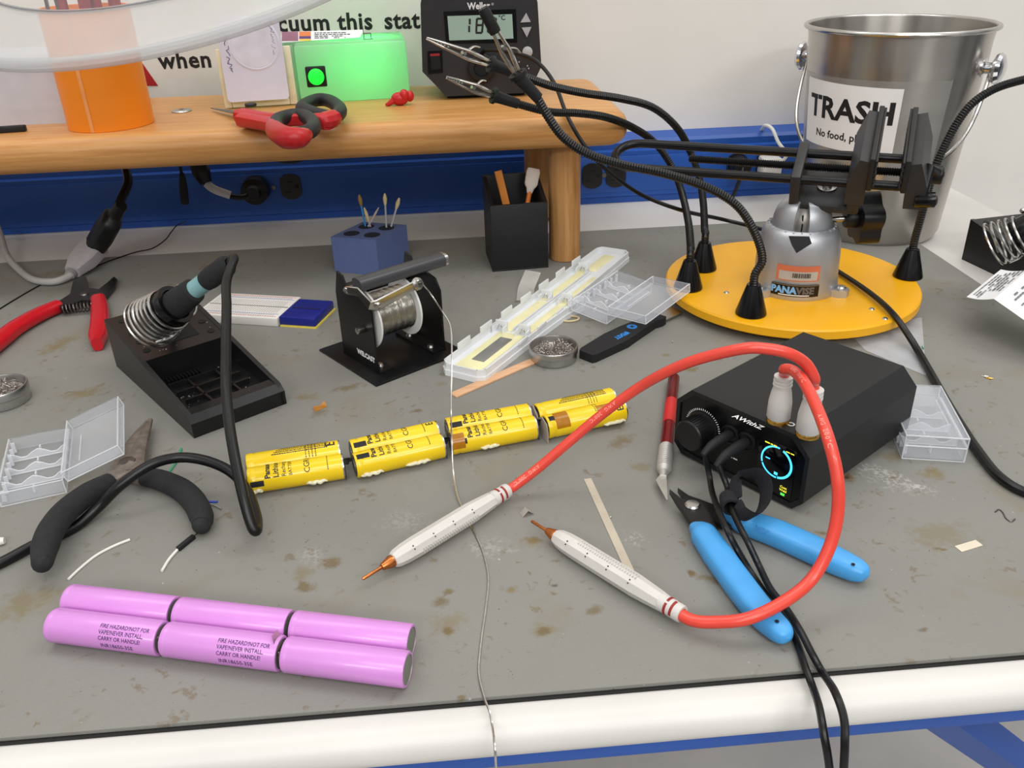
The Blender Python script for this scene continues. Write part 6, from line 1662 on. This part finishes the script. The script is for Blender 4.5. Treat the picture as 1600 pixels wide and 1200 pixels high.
# paper ring on the last pair
M = fr_[3]; m = MB(); m.prism([(-9, -8.9), (26, -8.9), (27, 5), (19, 8.6), (10, 3), (2, 8), (-7, 6), (-9.4, 0)], -1.7, -1.2, M @ Matrix(((0, 0, 1, 0), (1, 0, 0, 0), (0, 1, 0, 0), (0, 0, 0, 1)))); solo('paper_spacer', m, mat('fish_paper', (176, 164, 148), .8), 'brown paper spacer against the ends of the yellow pair nearest the craft knife', 'spacer', M @ Vector((-1.3, 9, -YR)))

# ------------------------------------------------------------------ loose bits on the mat
def wire(nm, pts, r, m, label, cat='wire', z=None):
    mb = MB(); P = [at(u, v, r if z is None else z) for u, v in pts]; mb.tube(P, r, n=8); return solo(nm, mb, m, label, cat, P[0])
wire('wire_offcut', [(107, 905), (125, 888), (150, 868), (178, 853), (203, 843)], .85, WHITE_PL, 'curved white wire offcut lying behind the pink cells')
t = thing('jumper_wire', 'white jumper wire with a black housing and bare pin behind the pink cells', 'wire', at(280, 860))
mb = MB(); mb.tube([at(253, 892, .9), at(264, 874, .9), at(277, 859, 1.2)], .9, n=8); part(t, 'insulation', mb, WHITE_PL)
a, b = at(278, 858, 1.5), at(303, 838, 1.5); mb = MB(); mb.span((0, -1.4, -1.4), ((b - a).length, 1.4, 1.4), frame(a, b - a, z=(0, 0, 1)), bev=.2); part(t, 'housing', mb, BLACK_SOFT)
mb = MB(); mb.tube([b, at(313, 829, 1.5)], .5, n=6, smooth=False); part(t, 'pin', mb, SOLDER)
wire('wire_offcut', [(264, 738), (272, 727), (279, 716), (283, 701)], .8, mat('green_wire', (52, 150, 104), .4), 'short green wire offcut behind the black cord')
wire('wire_offcut', [(318, 783), (330, 784), (340, 784)], .7, mat('blue_wire', (44, 76, 190), .4), 'tiny blue wire offcut beside the needle-nose grip')
wire('wire_offcut', [(322, 787), (333, 789), (346, 795)], .5, SOLDER, 'tiny bare wire end beside the blue offcut', z=1.2)
q = at(0, 851, 0); mb = MB(); mb.tube([q + Vector((-8, -1, 2.6)), q + Vector((1, 0, 2.6)), q + Vector((3.4, .4, 2.6))], [2.4, 2.6, 2.2], n=12, smooth=False); solo('wire_connector', mb, WHITE_PL, 'small white round connector lying by the black iron cord', 'connector', q)
q = at(500, 638, 0); mb = MB(); mb.add([(-5.5, -3, .2), (5.6, -1.6, .3), (6.2, 4, 3.4), (1, 2.6, 1.2), (-4.6, 3.6, 1.6)], [(0, 1, 3, 4), (1, 2, 3)], rotz(q, 30)); solo('tape_bit', mb, AMB, 'curled bit of amber tape on the mat before the reel stand', 'tape', q, angle=180)
q = at(522, 562, .2); mb = MB(); mb.tube([q, q + Vector((2.4, 1.6, .2))], .5, n=6, smooth=False); solo('wire_offcut', mb, mat('crimson_bit', (176, 24, 50), .5), 'tiny crimson scrap beside the reel stand base', 'wire', q)
for (u, v, lab) in ((1545, 591, 'tiny brass pin scrap on the mat before the folded leaflet'), (1538, 588, 'smallest silver pin scrap beside the brass one')):
    q = at(u, v, .5); mb = MB(); mb.tube([q + Vector((-2, 1, 0)), q, q + Vector((2.5, -1.6, .4))], [.4, .9, .5], n=8); mb.tube([q + Vector((0, -2, 0)), q + Vector((1, 2, .4))], .45, n=6, smooth=False); solo('pin_scrap', mb, BRASS if u > 1540 else STEEL, lab, 'scrap', q)
wire('wire_offcut', [(1555, 800), (1561, 796), (1567, 801), (1572, 810), (1580, 815), (1586, 811)], .4, STEEL_DARK, 'thin curled dark wire whisker lying alone on open mat')
wire('wire_offcut', [(1441, 541), (1443, 545)], .5, mat('green_wire_bit', (40, 140, 90), .5), 'tiny green scrap at the corner of the plastic bag', z=1.6)
for (u, v, lab) in ((1051, 534, 'single bright solder bead on the mat between the pry tool and the spot welder'), ((954), 808, 'tiny bright solder bead beside the long nickel strip')):
    q = at(u, v, .6); mb = MB(); mb.ball(q, .8, 10, 8); solo('solder_bead', mb, SOLDER, lab, 'bead', q)

# ------------------------------------------------------------------ clear fume hood leaning in over the shelf
HC = Vector((-158.4, 652.8, 344.0)); hn = Vector((math.sin(-.15), -math.sin(.374), 1.0)).normalized()
HM = zframe(HC, hn)
HOODM = mat('frosted_hood', (196, 195, 193), .3, var=.02, alpha=.42)
HOODL = mat('hood_lip', (204, 204, 204), .25, var=.02, alpha=.5)
t = thing('fume_hood', 'large round frosted plastic fume hood hanging over the shelf', 'fume hood', HC)
mb = MB(); mb.lathe([(176, 4), (172, 5.5), (150, 8), (138, 9.5), (135, 9.5), (135, 7.5), (150, 6), (172, 2.5), (176, 1.5), (176, 4)], HM, 120); part(t, 'skirt', mb, HOODM)
mb = MB(); mb.lathe([(178 + 3.6 * math.cos(2 * PI * i / 12), 1.5 + 3.6 * math.sin(2 * PI * i / 12)) for i in range(13)], HM, 120); part(t, 'lip', mb, HOODL)
mb = MB(); mb.lathe([(135, 8.2), (136.2, 8.2), (136.2, 10.2), (135, 10.2), (135, 8.2)], HM, 120); part(t, 'seam_ring', mb, mat('seam_grey', (150, 150, 154), .3, alpha=.7))
mb = MB(); mb.lathe([(135, 8.4), (135, 9.4), (30, 11), (30, 10), (135, 8.4)], HM, 96); part(t, 'window', mb, mat('hood_window', (236, 238, 242), .05, alpha=.06))
mb = MB(); mb.lathe([(30, 9), (34, 9), (34, 40), (30, 44), (0, 44), (0, 9), (30, 9)], HM, 40); part(t, 'duct_collar', mb, WHITE_PL)
mb = MB(); p = HM @ Vector((0, 0, 42)); mb.tube([p, p + hn * 60, p + hn * 150 + Vector((0, 60, 40)), p + Vector((-20, 380, 420)), p + Vector((-20, 500, 900))], 28, n=20); part(t, 'duct_arm', mb, WHITE_PL)
